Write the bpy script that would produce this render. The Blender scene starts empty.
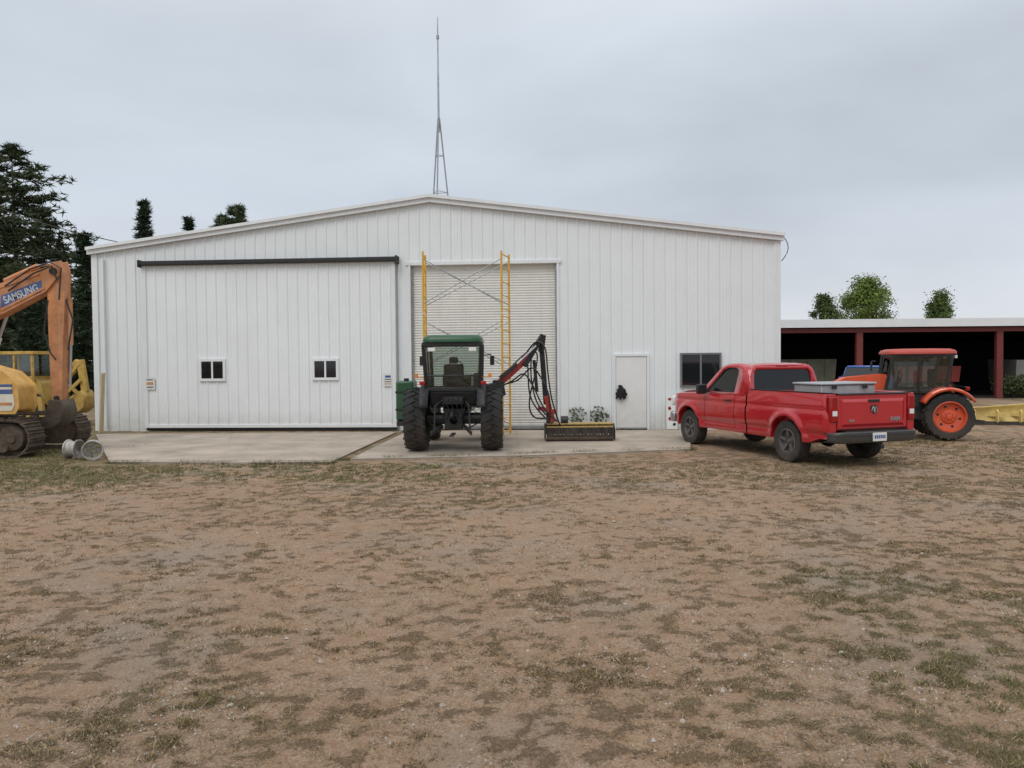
import bpy, math, random
import numpy as np
from mathutils import Vector, Matrix, noise
random.seed(7)
S=bpy.context.scene; COL=S.collection; R=math.radians
U=random.uniform
S.view_settings.view_transform='Standard'; S.view_settings.look='None'; S.view_settings.exposure=0
# ------------------------------------------------------------ camera
F=780.; H=2.0; PITCH=0.03; ROLL=-0.009
CM=Matrix.Rotation(R(90)-PITCH,4,'X')@Matrix.Rotation(ROLL,4,'Z')
cd=bpy.data.cameras.new('camera'); cam=bpy.data.objects.new('camera',cd); COL.objects.link(cam)
cam.matrix_world=Matrix.Translation((0,0,H))@CM
cd.sensor_width=36; cd.lens=F/1024*36; cd.clip_end=3000; S.camera=cam
C0=Vector((0,0,H))
def ray(px,py): return CM.to_3x3()@Vector(((px-512)/F,-(py-384)/F,-1))
def ground(px,py,z=0.):
    d=ray(px,py); return C0+d*((z-H)/d.z)
def at(px,py,Y):
    d=ray(px,py); return C0+d*(Y/d.y)
# ------------------------------------------------------------ helpers
class MB:
    def __init__(s): s.v=[]; s.f=[]
    def add(s,vs,fs):
        n=len(s.v); s.v+=[tuple(v) for v in vs]; s.f+=[tuple(n+i for i in f) for f in fs]; return s
    def bx(s,x0,x1,y0,y1,z0,z1):
        return s.add([(x0,y0,z0),(x1,y0,z0),(x1,y1,z0),(x0,y1,z0),(x0,y0,z1),(x1,y0,z1),(x1,y1,z1),(x0,y1,z1)],
              [(3,2,1,0),(4,5,6,7),(0,1,5,4),(1,2,6,5),(2,3,7,6),(3,0,4,7)])
    def box(s,c,d,rot=None):
        c=Vector(c); vs=[]
        for z in(-.5,.5):
            for x,y in((-.5,-.5),(.5,-.5),(.5,.5),(-.5,.5)):
                p=Vector((x*d[0],y*d[1],z*d[2]))
                if rot is not None: p=rot@p
                vs.append(c+p)
        return s.add(vs,[(3,2,1,0),(4,5,6,7),(0,1,5,4),(1,2,6,5),(2,3,7,6),(3,0,4,7)])
    def bar(s,p,q,w,h,up=(0,0,1),w2=None,h2=None):
        p=Vector(p);q=Vector(q);t=(q-p).normalized();sd=t.cross(Vector(up))
        if sd.length<1e-4: sd=t.cross(Vector((0,1,0)))
        sd.normalize(); u=sd.cross(t); w2=w2 or w; h2=h2 or h
        vs=[]
        for o,a,b in((p,w,h),(q,w2,h2)):
            for i,j in((-.5,-.5),(.5,-.5),(.5,.5),(-.5,.5)): vs.append(o+sd*i*a+u*j*b)
        return s.add(vs,[(3,2,1,0),(4,5,6,7),(0,1,5,4),(1,2,6,5),(2,3,7,6),(3,0,4,7)])
    def tube(s,pts,r,n=8):
        pts=[Vector(p) for p in pts]; m=len(pts); rr=r if isinstance(r,(list,tuple)) else [r]*m
        vs=[]
        for i,p in enumerate(pts):
            t=(pts[min(i+1,m-1)]-pts[max(i-1,0)]).normalized()
            a=Vector((0,0,1)) if abs(t.z)<.9 else Vector((1,0,0))
            sd=t.cross(a).normalized(); u=sd.cross(t)
            for k in range(n):
                an=2*math.pi*k/n; vs.append(p+(sd*math.cos(an)+u*math.sin(an))*rr[i])
        fs=[]
        for i in range(m-1):
            for k in range(n):
                k2=(k+1)%n; fs.append((i*n+k,i*n+k2,(i+1)*n+k2,(i+1)*n+k))
        fs.append(tuple(range(n))[::-1]); fs.append(tuple((m-1)*n+k for k in range(n)))
        return s.add(vs,fs)
    def lathe(s,prof,n=32,c=(0,0,0),axis='y'):
        vs=[];c=Vector(c)
        for r,a in prof:
            for k in range(n):
                t=2*math.pi*k/n; x,z=r*math.cos(t),r*math.sin(t)
                vs.append(c+(Vector((x,a,z)) if axis=='y' else Vector((x,z,a)) if axis=='z' else Vector((a,x,z))))
        fs=[]
        for i in range(len(prof)-1):
            for k in range(n):
                k2=(k+1)%n; fs.append((i*n+k,i*n+k2,(i+1)*n+k2,(i+1)*n+k))
        return s.add(vs,fs)
    def prism(s,poly,a0,a1,axis='y'):
        n=len(poly)
        def P(p,a): return (p[0],a,p[1]) if axis=='y' else (a,p[0],p[1]) if axis=='x' else (p[0],p[1],a)
        vs=[P(p,a0) for p in poly]+[P(p,a1) for p in poly]
        fs=[tuple(range(n)),tuple(range(2*n-1,n-1,-1))]+[(i,(i+1)%n+0,(i+1)%n+n,i+n) for i in range(n)]
        return s.add(vs,fs)
    def grid(s,P):
        m=len(P[0]); vs=[p for r in P for p in r]
        return s.add(vs,[(i*m+j,i*m+j+1,(i+1)*m+j+1,(i+1)*m+j) for i in range(len(P)-1) for j in range(m-1)])
    def ring(s,A,B):
        n=len(A); return s.add(list(A)+list(B),[(i,(i+1)%n,(i+1)%n+n,i+n) for i in range(n)])
    def build(s,name,mat,parent=None,bevel=0,ang=35,solid=0,segs=2):
        me=bpy.data.meshes.new(name); me.from_pydata(s.v,[],s.f); me.materials.append(mat); me.update()
        me.shade_smooth(); me.set_sharp_from_angle(angle=R(ang))
        o=bpy.data.objects.new(name,me); COL.objects.link(o)
        if parent is not None: o.parent=parent
        if solid:
            md=o.modifiers.new('solid','SOLIDIFY'); md.thickness=solid; md.offset=0
        if bevel:
            md=o.modifiers.new('bevel','BEVEL'); md.width=bevel; md.segments=segs; md.limit_method='ANGLE'; md.angle_limit=R(40)
        return o
def tag(o,label,cat,group=None):
    o['label']=label; o['category']=cat
    if group: o['group']=group
    return o
def thing(name,label,cat,loc=(0,0,0),rz=0,group=None):
    o=bpy.data.objects.new(name,None); COL.objects.link(o); o.location=loc; o.rotation_euler=(0,0,rz); o.empty_display_size=.2
    return tag(o,label,cat,group)
def struct(o): o['kind']='structure'; return o
def nd(nt,t,**k):
    n=nt.nodes.new(t)
    for a,b in k.items(): setattr(n,a,b)
    return n
def mat(name,col,rough=.5,metal=0,var=.12,scale=3,bump=0,bscale=40,dirt=0,dz=(.1,1.0),coat=0,stretch=(1,1,1),dcol=(.2,.155,.11),spec=.5,streak=0):
    m=bpy.data.materials.new(name); m.use_nodes=True; nt=m.node_tree; L=nt.links; b=nt.nodes['Principled BSDF']
    b.inputs['Roughness'].default_value=rough; b.inputs['Metallic'].default_value=metal
    b.inputs['Specular IOR Level'].default_value=spec
    if coat: b.inputs['Coat Weight'].default_value=coat; b.inputs['Coat Roughness'].default_value=.04
    tc=nd(nt,'ShaderNodeTexCoord'); mp=nd(nt,'ShaderNodeMapping'); mp.inputs['Scale'].default_value=stretch
    L.new(tc.outputs['Object'],mp.inputs['Vector'])
    n=nd(nt,'ShaderNodeTexNoise'); n.inputs['Scale'].default_value=scale; n.inputs['Detail'].default_value=5; n.inputs['Roughness'].default_value=.65
    L.new(mp.outputs[0],n.inputs['Vector'])
    rp=nd(nt,'ShaderNodeMapRange'); rp.inputs['From Min'].default_value=.3; rp.inputs['From Max'].default_value=.7
    L.new(n.outputs['Fac'],rp.inputs['Value'])
    mx=nd(nt,'ShaderNodeMix',data_type='RGBA')
    mx.inputs['A'].default_value=tuple(min(1,c*(1-var)) for c in col)+(1,); mx.inputs['B'].default_value=tuple(min(1,c*(1+var)) for c in col)+(1,)
    L.new(rp.outputs[0],mx.inputs['Factor']); out=mx.outputs['Result']
    if dirt:
        ge=nd(nt,'ShaderNodeNewGeometry'); sp=nd(nt,'ShaderNodeSeparateXYZ'); L.new(ge.outputs['Position'],sp.inputs[0])
        r2=nd(nt,'ShaderNodeMapRange'); r2.inputs['From Min'].default_value=dz[0]; r2.inputs['From Max'].default_value=dz[1]
        r2.inputs['To Min'].default_value=dirt; r2.inputs['To Max'].default_value=0
        L.new(sp.outputs['Z'],r2.inputs['Value'])
        n2=nd(nt,'ShaderNodeTexNoise'); n2.inputs['Scale'].default_value=5; n2.inputs['Detail'].default_value=5
        L.new(tc.outputs['Object'],n2.inputs['Vector'])
        m3=nd(nt,'ShaderNodeMath',operation='MULTIPLY'); L.new(r2.outputs[0],m3.inputs[0])
        r3=nd(nt,'ShaderNodeMapRange'); r3.inputs['From Min'].default_value=.3; r3.inputs['From Max'].default_value=.65; r3.inputs['To Min'].default_value=.35
        L.new(n2.outputs['Fac'],r3.inputs['Value']); L.new(r3.outputs[0],m3.inputs[1])
        m4=nd(nt,'ShaderNodeMix',data_type='RGBA'); m4.inputs['B'].default_value=tuple(dcol)+(1,)
        L.new(m3.outputs[0],m4.inputs['Factor']); L.new(out,m4.inputs['A']); out=m4.outputs['Result']
        rr=nd(nt,'ShaderNodeMapRange'); rr.inputs['To Min'].default_value=rough; rr.inputs['To Max'].default_value=.9
        L.new(m3.outputs[0],rr.inputs['Value']); L.new(rr.outputs[0],b.inputs['Roughness'])
    if streak:
        mp2=nd(nt,'ShaderNodeMapping'); mp2.inputs['Scale'].default_value=(6,6,.25); L.new(tc.outputs['Object'],mp2.inputs['Vector'])
        n4=nd(nt,'ShaderNodeTexNoise'); n4.inputs['Scale'].default_value=1.6; n4.inputs['Detail'].default_value=5; L.new(mp2.outputs[0],n4.inputs['Vector'])
        r4=nd(nt,'ShaderNodeMapRange'); r4.inputs['From Min'].default_value=.5; r4.inputs['From Max'].default_value=.75; r4.inputs['To Max'].default_value=streak
        L.new(n4.outputs['Fac'],r4.inputs['Value'])
        m5=nd(nt,'ShaderNodeMix',data_type='RGBA'); m5.inputs['B'].default_value=(.33,.31,.27,1)
        L.new(r4.outputs[0],m5.inputs['Factor']); L.new(out,m5.inputs['A']); out=m5.outputs['Result']
    L.new(out,b.inputs['Base Color'])
    if bump:
        n3=nd(nt,'ShaderNodeTexNoise'); n3.inputs['Scale'].default_value=bscale; n3.inputs['Detail'].default_value=4
        L.new(tc.outputs['Object'],n3.inputs['Vector'])
        bp=nd(nt,'ShaderNodeBump'); bp.inputs['Strength'].default_value=bump; bp.inputs['Distance'].default_value=.02
        L.new(n3.outputs['Fac'],bp.inputs['Height']); L.new(bp.outputs[0],b.inputs['Normal'])
    return m
def glassmat(name,tint,fac=.12):
    m=bpy.data.materials.new(name); m.use_nodes=True; nt=m.node_tree; nt.nodes.clear(); L=nt.links
    o=nd(nt,'ShaderNodeOutputMaterial'); t=nd(nt,'ShaderNodeBsdfTransparent'); t.inputs[0].default_value=tint+(1,)
    g=nd(nt,'ShaderNodeBsdfGlossy'); g.inputs['Roughness'].default_value=.03; g.inputs[0].default_value=(.9,.95,.95,1)
    fr=nd(nt,'ShaderNodeFresnel'); fr.inputs[0].default_value=1.5
    ad=nd(nt,'ShaderNodeMath',operation='ADD'); ad.inputs[1].default_value=fac; L.new(fr.outputs[0],ad.inputs[0])
    mx=nd(nt,'ShaderNodeMixShader'); L.new(ad.outputs[0],mx.inputs[0]); L.new(t.outputs[0],mx.inputs[1]); L.new(g.outputs[0],mx.inputs[2]); L.new(mx.outputs[0],o.inputs[0])
    return m
def text(name,body,size,M,mt,parent,extr=.003,off=0.0,shear=0):
    cu=bpy.data.curves.new(name,'FONT'); cu.body=body; cu.size=size; cu.extrude=extr; cu.offset=off; cu.shear=shear; cu.align_x='CENTER'; cu.align_y='CENTER'
    o=bpy.data.objects.new(name,cu); COL.objects.link(o); bpy.context.view_layer.update()
    me=bpy.data.meshes.new_from_object(o); bpy.data.objects.remove(o); me.transform(M); me.materials.clear(); me.materials.append(mt)
    q=bpy.data.objects.new(name,me); COL.objects.link(q)
    if parent: q.parent=parent
    return q
# ------------------------------------------------------------ materials
WHITE=mat('white_steel',(.765,.795,.80),.42,0,.03,1.2,dirt=.5,dz=(0,.7),dcol=(.40,.35,.28),streak=.04)
WHITE2=mat('white_steel_door',(.785,.81,.815),.42,0,.03,1.2,dirt=.5,dz=(0,.6),dcol=(.40,.35,.28),streak=.04)
TRIM=mat('white_trim',(.74,.76,.77),.4,0,.04,2,streak=.12)
CREAM=mat('roller_slats',(.70,.69,.645),.5,0,.05,2,dirt=.3,dz=(0,1.2),streak=.12)
BLACK=mat('black_paint',(.015,.015,.016),.45,0,.3,6)
RUBBER=mat('rubber',(.018,.018,.018),.85,0,.3,8,dirt=.55,dz=(0,1.0),dcol=(.13,.10,.075))
DARKM=mat('dark_metal',(.03,.03,.032),.55,.3,.4,7,dirt=.3,dz=(0,.8))
STEEL=mat('steel',(.45,.45,.46),.35,.9,.15,5)
GALV=mat('galvanised',(.33,.34,.35),.5,.7,.2,5)
ALU=mat('aluminium',(.40,.41,.42),.45,.4,.12,6)
REDP=mat('red_car_paint',(.46,.007,.016),.28,0,.05,2,coat=1.,dirt=.25,dz=(.3,.8),dcol=(.22,.10,.08))
DGLASS=mat('dark_glass',(.010,.012,.014),.05,0,.1,2)
GLASS=glassmat('cab_glass',(.62,.70,.67),.05)
GREEN=mat('tractor_green',(.010,.075,.028),.42,0,.15,4,coat=.2,dirt=.2,dz=(.2,1.6))
YELL=mat('scaffold_yellow',(.68,.37,.02),.5,0,.15,8)
YELB=mat('machine_yellow',(.52,.33,.07),.65,0,.35,5,dirt=.45,dz=(0,2.2))
YELP=mat('pale_yellow_paint',(.74,.56,.20),.65,0,.22,5,dirt=.3,dz=(0,.6))
ORG=mat('excavator_orange',(.52,.215,.085),.65,0,.30,4,dirt=.45,dz=(0,3.5),streak=.5)
ORGY=mat('excavator_yellow',(.62,.35,.09),.6,0,.2,4,streak=.4)
CREAMP=mat('excavator_cream',(.62,.58,.49),.5,0,.12,3,streak=.3)
BLUE=mat('blue_paint',(.03,.075,.28),.5,0,.15,4)
BLUF=mat('faded_blue',(.06,.11,.27),.65,0,.25,9)
MUD=mat('muddy_track',(.085,.062,.043),.9,0,.45,8)
ORT=mat('orange_tractor_paint',(.62,.085,.025),.4,0,.15,4,coat=.3,dirt=.2,dz=(0,1))
ORTR=mat('red_roof_paint',(.45,.07,.045),.5,0,.1,4)
RUSTR=mat('red_steel',(.16,.03,.026),.6,0,.15,4)
RUST=mat('rusty_ochre',(.40,.28,.10),.85,0,.4,14)
CONC=mat('concrete',(.385,.325,.262),.92,0,.26,1.0,bump=.25,bscale=50)
SEAT=mat('seat_fabric',(.03,.03,.03),.8)
REDL=mat('red_lens',(.30,.008,.01),.12)
AMBER=mat('amber_lens',(.75,.25,.02),.2)
WLENS=mat('white_lens',(.75,.75,.75),.15)
BARK=mat('bark',(.09,.065,.045),.9,0,.35,8)
SHEDSHADE=mat('shed_shade',(.012,.011,.010),.95,0,.3,3,spec=.05)  # near black, shade of the shed interior put into the colour
SHEDROOF=mat('shed_roof',(.72,.74,.75),.45,0,.05,2)
WOOD=mat('pale_wood',(.5,.42,.25),.8,0,.2,6,stretch=(6,6,.6))
PLATE=mat('plate_white',(.7,.7,.68),.4,0,.05)
BRIM=mat('dark_grey_rim',(.15,.15,.152),.4,.5,.2,8,dirt=.45,dz=(0,.9))
# ------------------------------------------------------------ world
w=bpy.data.worlds.new('World'); S.world=w; w.use_nodes=True; nt=w.node_tree; nt.nodes.clear(); L=nt.links
wo=nd(nt,'ShaderNodeOutputWorld'); tc=nd(nt,'ShaderNodeTexCoord'); sp=nd(nt,'ShaderNodeSeparateXYZ'); L.new(tc.outputs['Generated'],sp.inputs[0])
cr=nd(nt,'ShaderNodeValToRGB'); L.new(sp.outputs['Z'],cr.inputs[0]); e=cr.color_ramp
e.elements[0].position=0; e.elements[0].color=(.78,.81,.85,1); e.elements[1].position=1; e.elements[1].color=(1.25,1.27,1.3,1)
for p,c in((.07,(.72,.76,.82)),(.20,(.59,.65,.725)),(.36,(.63,.69,.755)),(.48,(.70,.75,.80)),(.7,(1.0,1.03,1.07))):
    q=e.elements.new(p); q.color=c+(1,)
mp=nd(nt,'ShaderNodeMapping'); mp.inputs['Scale'].default_value=(1,1,2.6); mp.inputs['Location'].default_value=(.35,.1,.2); L.new(tc.outputs['Generated'],mp.inputs[0])
nz=nd(nt,'ShaderNodeTexNoise'); nz.inputs['Scale'].default_value=2.1; nz.inputs['Detail'].default_value=6; nz.inputs['Roughness'].default_value=.46; nz.inputs['Distortion'].default_value=.25; L.new(mp.outputs[0],nz.inputs['Vector'])
mr=nd(nt,'ShaderNodeMapRange'); mr.inputs['From Min'].default_value=.32; mr.inputs['From Max'].default_value=.68; mr.inputs['To Min'].default_value=.86; mr.inputs['To Max'].default_value=1.12; L.new(nz.outputs['Fac'],mr.inputs['Value'])
mu=nd(nt,'ShaderNodeVectorMath',operation='SCALE'); L.new(cr.outputs[0],mu.inputs[0]); L.new(mr.outputs[0],mu.inputs['Scale'])
b1=nd(nt,'ShaderNodeBackground'); L.new(mu.outputs[0],b1.inputs[0]); b1.inputs[1].default_value=.96
sk=nd(nt,'ShaderNodeTexSky'); sk.sky_type='NISHITA'; sk.sun_disc=False; sk.sun_elevation=R(48); sk.sun_rotation=R(205)
b2=nd(nt,'ShaderNodeBackground'); L.new(sk.outputs[0],b2.inputs[0]); b2.inputs[1].default_value=.006
ads=nd(nt,'ShaderNodeAddShader'); L.new(b1.outputs[0],ads.inputs[0]); L.new(b2.outputs[0],ads.inputs[1]); L.new(ads.outputs[0],wo.inputs[0])
sl=bpy.data.lights.new('sun','SUN'); sl.energy=1.0; sl.angle=R(30); sl.color=(1,.97,.93)
so=bpy.data.objects.new('sun',sl); COL.objects.link(so)
sd=Vector((math.sin(R(205))*math.cos(R(48)),math.cos(R(205))*math.cos(R(48)),math.sin(R(48))))
so.rotation_euler=sd.to_track_quat('Z','Y').to_euler()
# ------------------------------------------------------------ ground
def sstep(a,b,x):
    t=max(0,min(1,(x-a)/(b-a))); return t*t*(3-2*t)
def cover(x,y):
    n=.36*noise.noise(Vector((x*1.3,y*1.6,3.1)))+.62*noise.noise(Vector((x*4.6,y*5.8,8.)))+.66*noise.noise(Vector((x*9.,y*11,2.)))
    big=noise.noise(Vector((x*.28,y*.33,1.7)))
    strip=sstep(9.5,14.5,y+1.8*big)
    br=sstep(.4,3.0,x-.05*y+.8*big)*sstep(9.5,4.,y)
    lf=sstep(-4.5,-8.5,x)
    gl=sstep(12.2,14.2,y+.7*big)*sstep(1.,-3.,x)
    b=.18*big-.03+strip*.15+br*.22+lf*.08+gl*.16
    lane=math.exp(-((x+.55*y-5.2)/.55)**2)+math.exp(-((x+.55*y-7.2)/.5)**2)
    b-=.12*lane
    gsp=max(0,noise.noise(Vector((x*.7,y*.8,22.))))
    return sstep(-.15,.48,n+b), min(1,strip*.45+br*.85+lf*.4+gsp*.6+gl*.75)
def axis(lo,hi,st,far0,far1,gr=1.16):
    a=list(np.arange(lo,hi,st)); s=st; x=hi; up=[]
    while x<far1: up.append(x); s*=gr; x+=s
    s=st; x=lo-st; dn=[]
    while x>far0: dn.append(x); s*=gr; x-=s
    return dn[::-1]+a+up
xs=axis(-13,15,.06,-900,900); ys=axis(2.8,10,.04,-200,10.01)+axis(10.05,19,.08,10.04,1500)
V=[];cv=[];gv=[]
for y in ys:
    for x in xs:
        c,g=cover(x,y)
        z=0
        if abs(x)<40 and -5<y<60:
            z=.014*noise.noise(Vector((x*1.3,y*1.3,0)))+.007*noise.noise(Vector((x*6,y*6,4)))+.010*c
            if y>14: z=min(z,.012)
        V.append((x,y,z-.012)); cv.append(c); gv.append(g)
nx=len(xs); Fc=[(j*nx+i,j*nx+i+1,(j+1)*nx+i+1,(j+1)*nx+i) for j in range(len(ys)-1) for i in range(nx-1)]
me=bpy.data.meshes.new('ground'); me.from_pydata(V,[],Fc); me.shade_smooth()
for nm,arr in(('cover',cv),('green',gv)):
    a=me.attributes.new(nm,'FLOAT','POINT'); a.data.foreach_set('value',arr)
gm=bpy.data.materials.new('dirt_ground'); gm.use_nodes=True; nt=gm.node_tree; L=nt.links; b=nt.nodes['Principled BSDF']; b.inputs['Roughness'].default_value=.95; b.inputs['Specular IOR Level'].default_value=.12
tc=nd(nt,'ShaderNodeTexCoord')
def noi(sc,det=4,ro=.6):
    n=nd(nt,'ShaderNodeTexNoise'); n.inputs['Scale'].default_value=sc; n.inputs['Detail'].default_value=det; n.inputs['Roughness'].default_value=ro
    L.new(tc.outputs['Object'],n.inputs['Vector']); return n.outputs['Fac']
def mrg(v,a,b_,c=0,d=1):
    r=nd(nt,'ShaderNodeMapRange'); r.inputs['From Min'].default_value=a; r.inputs['From Max'].default_value=b_; r.inputs['To Min'].default_value=c; r.inputs['To Max'].default_value=d
    L.new(v,r.inputs['Value']); return r.outputs[0]
def mixc(f,A,B):
    m=nd(nt,'ShaderNodeMix',data_type='RGBA')
    for s,v in(('A',A),('B',B)):
        if isinstance(v,tuple): m.inputs[s].default_value=v+(1,)
        else: L.new(v,m.inputs[s])
    if isinstance(f,float): m.inputs['Factor'].default_value=f
    else: L.new(f,m.inputs['Factor'])
    return m.outputs['Result']
def mth(op,a,b_):
    m=nd(nt,'ShaderNodeMath',operation=op); m.use_clamp=(op!='MULTIPLY')
    for i,v in enumerate((a,b_)):
        if isinstance(v,(int,float)): m.inputs[i].default_value=v
        else: L.new(v,m.inputs[i])
    return m.outputs[0]
dirt=mixc(mrg(noi(.6),.35,.65),(.415,.272,.172),(.325,.215,.136))
dirt=mixc(mrg(noi(7),.35,.7),dirt,(.445,.315,.215))
dirt=mixc(mrg(noi(50,4,.78),.42,.68,0,.85),dirt,(.18,.12,.075))
vo=nd(nt,'ShaderNodeTexVoronoi'); vo.inputs['Scale'].default_value=42; L.new(tc.outputs['Object'],vo.inputs['Vector'])
stone=mixc(vo.outputs['Color'],(.23,.21,.19),(.54,.50,.45))
stm=mth('MULTIPLY',mrg(vo.outputs['Distance'],.34,.22),mrg(noi(.8),.46,.58))
dirt=mixc(mth('MULTIPLY',stm,.85),dirt,stone)
dirt=mixc(mrg(noi(.45,3),.52,.66,0,.6),dirt,(.29,.25,.21))
ca=nd(nt,'ShaderNodeAttribute'); ca.attribute_name='cover'; ga=nd(nt,'ShaderNodeAttribute'); ga.attribute_name='green'
cf=mth('ADD',mth('MULTIPLY',ca.outputs['Fac'],.74),mrg(noi(19,6,.92),.35,.65,-.48,.48))
cf=mrg(cf,.40,.68,0,.74)
gb=mixc(mrg(noi(60,4,.8),.35,.65),(.095,.066,.034),(.265,.19,.112))
gg=mixc(mrg(noi(60,4,.8),.35,.65),(.080,.082,.028),(.23,.21,.09))
gr=mixc(ga.outputs['Fac'],gb,gg)
L.new(mixc(cf,dirt,gr),b.inputs['Base Color'])
bp=nd(nt,'ShaderNodeBump'); bp.inputs['Strength'].default_value=.9; bp.inputs['Distance'].default_value=.03
L.new(mth('ADD',mth('MULTIPLY',noi(38,6,.75),.8),mth('MULTIPLY',cf,.3)),bp.inputs['Height']); L.new(bp.outputs[0],b.inputs['Normal'])
me.materials.append(gm); go=bpy.data.objects.new('ground',me); COL.objects.link(go); struct(go)
gv_=[];gf=[];gc=[]
def blade(x,y,z,h,wd,c):
    a=U(0,6.283); l=U(.5,2.2)*h; b_=U(0,6.283); n=len(gv_)
    dx,dy=math.cos(a)*wd,math.sin(a)*wd
    gv_.extend([(x-dx,y-dy,z),(x+dx,y+dy,z),(x+math.cos(b_)*l,y+math.sin(b_)*l,z+h)]); gf.append((n,n+1,n+2)); gc.extend([c]*3)
slabs_box=lambda x,y: (y>15.3 and -8.9<x<5.2)
cnt=0
while cnt<56000:
    y=3.2*math.exp(random.random()*math.log(19/3.2)); x=U(-.8,.8)*y*1.0
    if slabs_box(x,y): continue
    c,g=cover(x,y)
    if random.random()>c**1.5+.035: continue
    cnt+=1
    hh=U(.007,.018)*(1+.8*g)*(1.0+.035*y)
    if random.random()<.03: hh*=2.2
    tone=U(.65,1.25)
    for q in range(5):
        br=(.225,.160,.09); gn=(.12,.13,.042); st=(.40,.31,.18)
        m=max(0,min(1,g*.95+U(-.35,.3))); col=[br[i]*(1-m)+gn[i]*m for i in range(3)]
        if random.random()<.17: col=st
        s=tone*U(.8,1.2); s2=.032*(.6+y*.06)
        blade(x+U(-s2,s2),y+U(-s2,s2),-.012,hh*U(.6,1.2),.0016+.0004*y,(col[0]*s,col[1]*s,col[2]*s,1))
# taller fringe along the front edge of the slabs
for i in range(2600):
    t=random.random(); px=106+t*590
    py=(462.5 if px<336 else 459-(px-350)*.03)+U(-.3,1.6); p=ground(px,py); 
    if noise.noise(Vector((p.x*1.2,5,0)))<-.1: continue
    s=U(.6,1.2); c_=random.choice(((.12,.13,.042),(.20,.16,.08),(.10,.115,.04)))
    for q in range(3): blade(p.x+U(-.05,.05),p.y+U(-.05,.05),-.012,U(.03,.09),.007,(c_[0]*s,c_[1]*s,c_[2]*s,1))
me=bpy.data.meshes.new('grass'); me.from_pydata(gv_,[],gf)
a=me.color_attributes.new('col','FLOAT_COLOR','POINT'); a.data.foreach_set('color',np.array(gc,dtype=np.float32).ravel())
m=bpy.data.materials.new('grass_blades'); m.use_nodes=True; nt=m.node_tree; q=nd(nt,'ShaderNodeAttribute'); q.attribute_name='col'; bb=nt.nodes['Principled BSDF']; nt.links.new(q.outputs['Color'],bb.inputs['Base Color']); bb.inputs['Roughness'].default_value=.8; bb.inputs['Specular IOR Level'].default_value=.2
me.materials.append(m); o=bpy.data.objects.new('grass',me); COL.objects.link(o); o['kind']='stuff'; tag(o,'short sparse brown and green grass growing in tufts over the dirt yard','grass')
st=MB()
for i in range(12000):
    y=3.2*math.exp(random.random()*math.log(14/3.2)); x=U(-.8,.8)*y
    if noise.noise(Vector((x*.5,y*.5,9)))<.05 and random.random()<.75: continue
    r=U(.003,.010)*(1+.03*y); vs=[]
    if random.random()<.02: r*=2.2
    for k in range(5):
        an=k*1.2566+U(-.3,.3); vs.append((x+math.cos(an)*r*U(.7,1.2),y+math.sin(an)*r*U(.7,1.2),-.012))
    vs.append((x,y,-.006+r*.55)); st.add(vs,[(k,(k+1)%5,5) for k in range(5)])
gmt=mat('gravel',(.40,.36,.31),.9,0,.5,60)
o=st.build('gravel',gmt); o['kind']='stuff'; tag(o,'scattered pale gravel stones on the dirt yard','gravel')
def slab(pts,name):
    m=MB(); P=[ground(*p,z=.03) for p in pts]; m.prism([(p.x,p.y) for p in P],-.1,.03,'z'); return struct(m.build(name,CONC,bevel=.01))
slab([(110,462),(222,462.5),(232,433),(96,434)],'concrete_apron')
slab([(223,462.5),(330,462),(396,432),(233,433)],'concrete_apron')
slab([(350,459),(520,455.5),(515,430),(408,431)],'concrete_apron')
slab([(521,455.5),(690,449),(690,430),(516,430)],'concrete_apron')
# ------------------------------------------------------------ building
BA=math.atan(-.071); B0=ground(631,429.5); BN=Vector((-math.sin(BA),math.cos(BA),0)); BU=Vector((math.cos(BA),math.sin(BA),0))
def wl(px,py,off=0):
    d=ray(px,py); t=((B0-C0).dot(BN)+off)/d.dot(BN); P=C0+d*t-B0; return P.dot(BU),P.z
bld=thing('metal_building','large white ribbed metal building with a low gable roof, sliding door and roller door','building',B0,BA)
uL,zL=wl(93,251); uR,zR=wl(779,237); uP,zP=wl(430,199)
def gab(u): return zL+(zP-zL)*(u-uL)/(uP-uL) if u<uP else zR+(zP-zR)*(uR-u)/(uR-uP)
o0,zo=wl(408,265); o1,_=wl(559,264)
def ribs(m,u0,u1,z0f,z1f,y,extra=(),per=.305,dep=.026,conv=None):
    cols=[]
    prof=((0,0),(.025,0),(.05,1),(.08,1),(.105,0),(.155,0),(.165,.15),(.185,.15),(.195,0),(.235,0),(.245,.15),(.265,.15),(.275,0))
    k=0
    while True:
        for du,d in prof:
            uu=u0+k*per+du
            if uu>u1: break
            cols.append((uu,d))
        k+=1
        if u0+k*per>u1: break
    cols.append((u1,0))
    for ex in extra: cols+= [(ex-.002,0),(ex+.002,0)]
    cols.sort(); A=[]
    for uu,d in cols: A.append([(uu,y-dep*d,z0f(uu)),(uu,y-dep*d,z1f(uu))])
    if conv: A=[[conv(p) for p in r] for r in A]
    return m.grid(A)
m=MB(); ribs(m,uL,uR,lambda u: zo if o0<u<o1 else -.05,gab,0,(o0,o1,uP)); m.build('gable_wall',WHITE,bld,ang=25)
DEP=24
m=MB(); ribs(m,.0,DEP,lambda u:-.05,lambda u:zL,0,conv=lambda p:(uL+p[1],p[0],p[2])); m.build('side_wall',WHITE,bld,ang=25)
m=MB(); ribs(m,.0,DEP,lambda u:-.05,lambda u:zR,0,conv=lambda p:(uR-p[1],p[0],p[2])); m.build('side_wall',WHITE,bld,ang=25)
m=MB(); m.prism([(uL,-.05),(uR,-.05),(uR,zR),(uP,zP),(uL,zL)],DEP,DEP+.05); m.build('back_wall',WHITE,bld)
slope=(zP-zL)/(uP-uL); ov=.10
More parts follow.
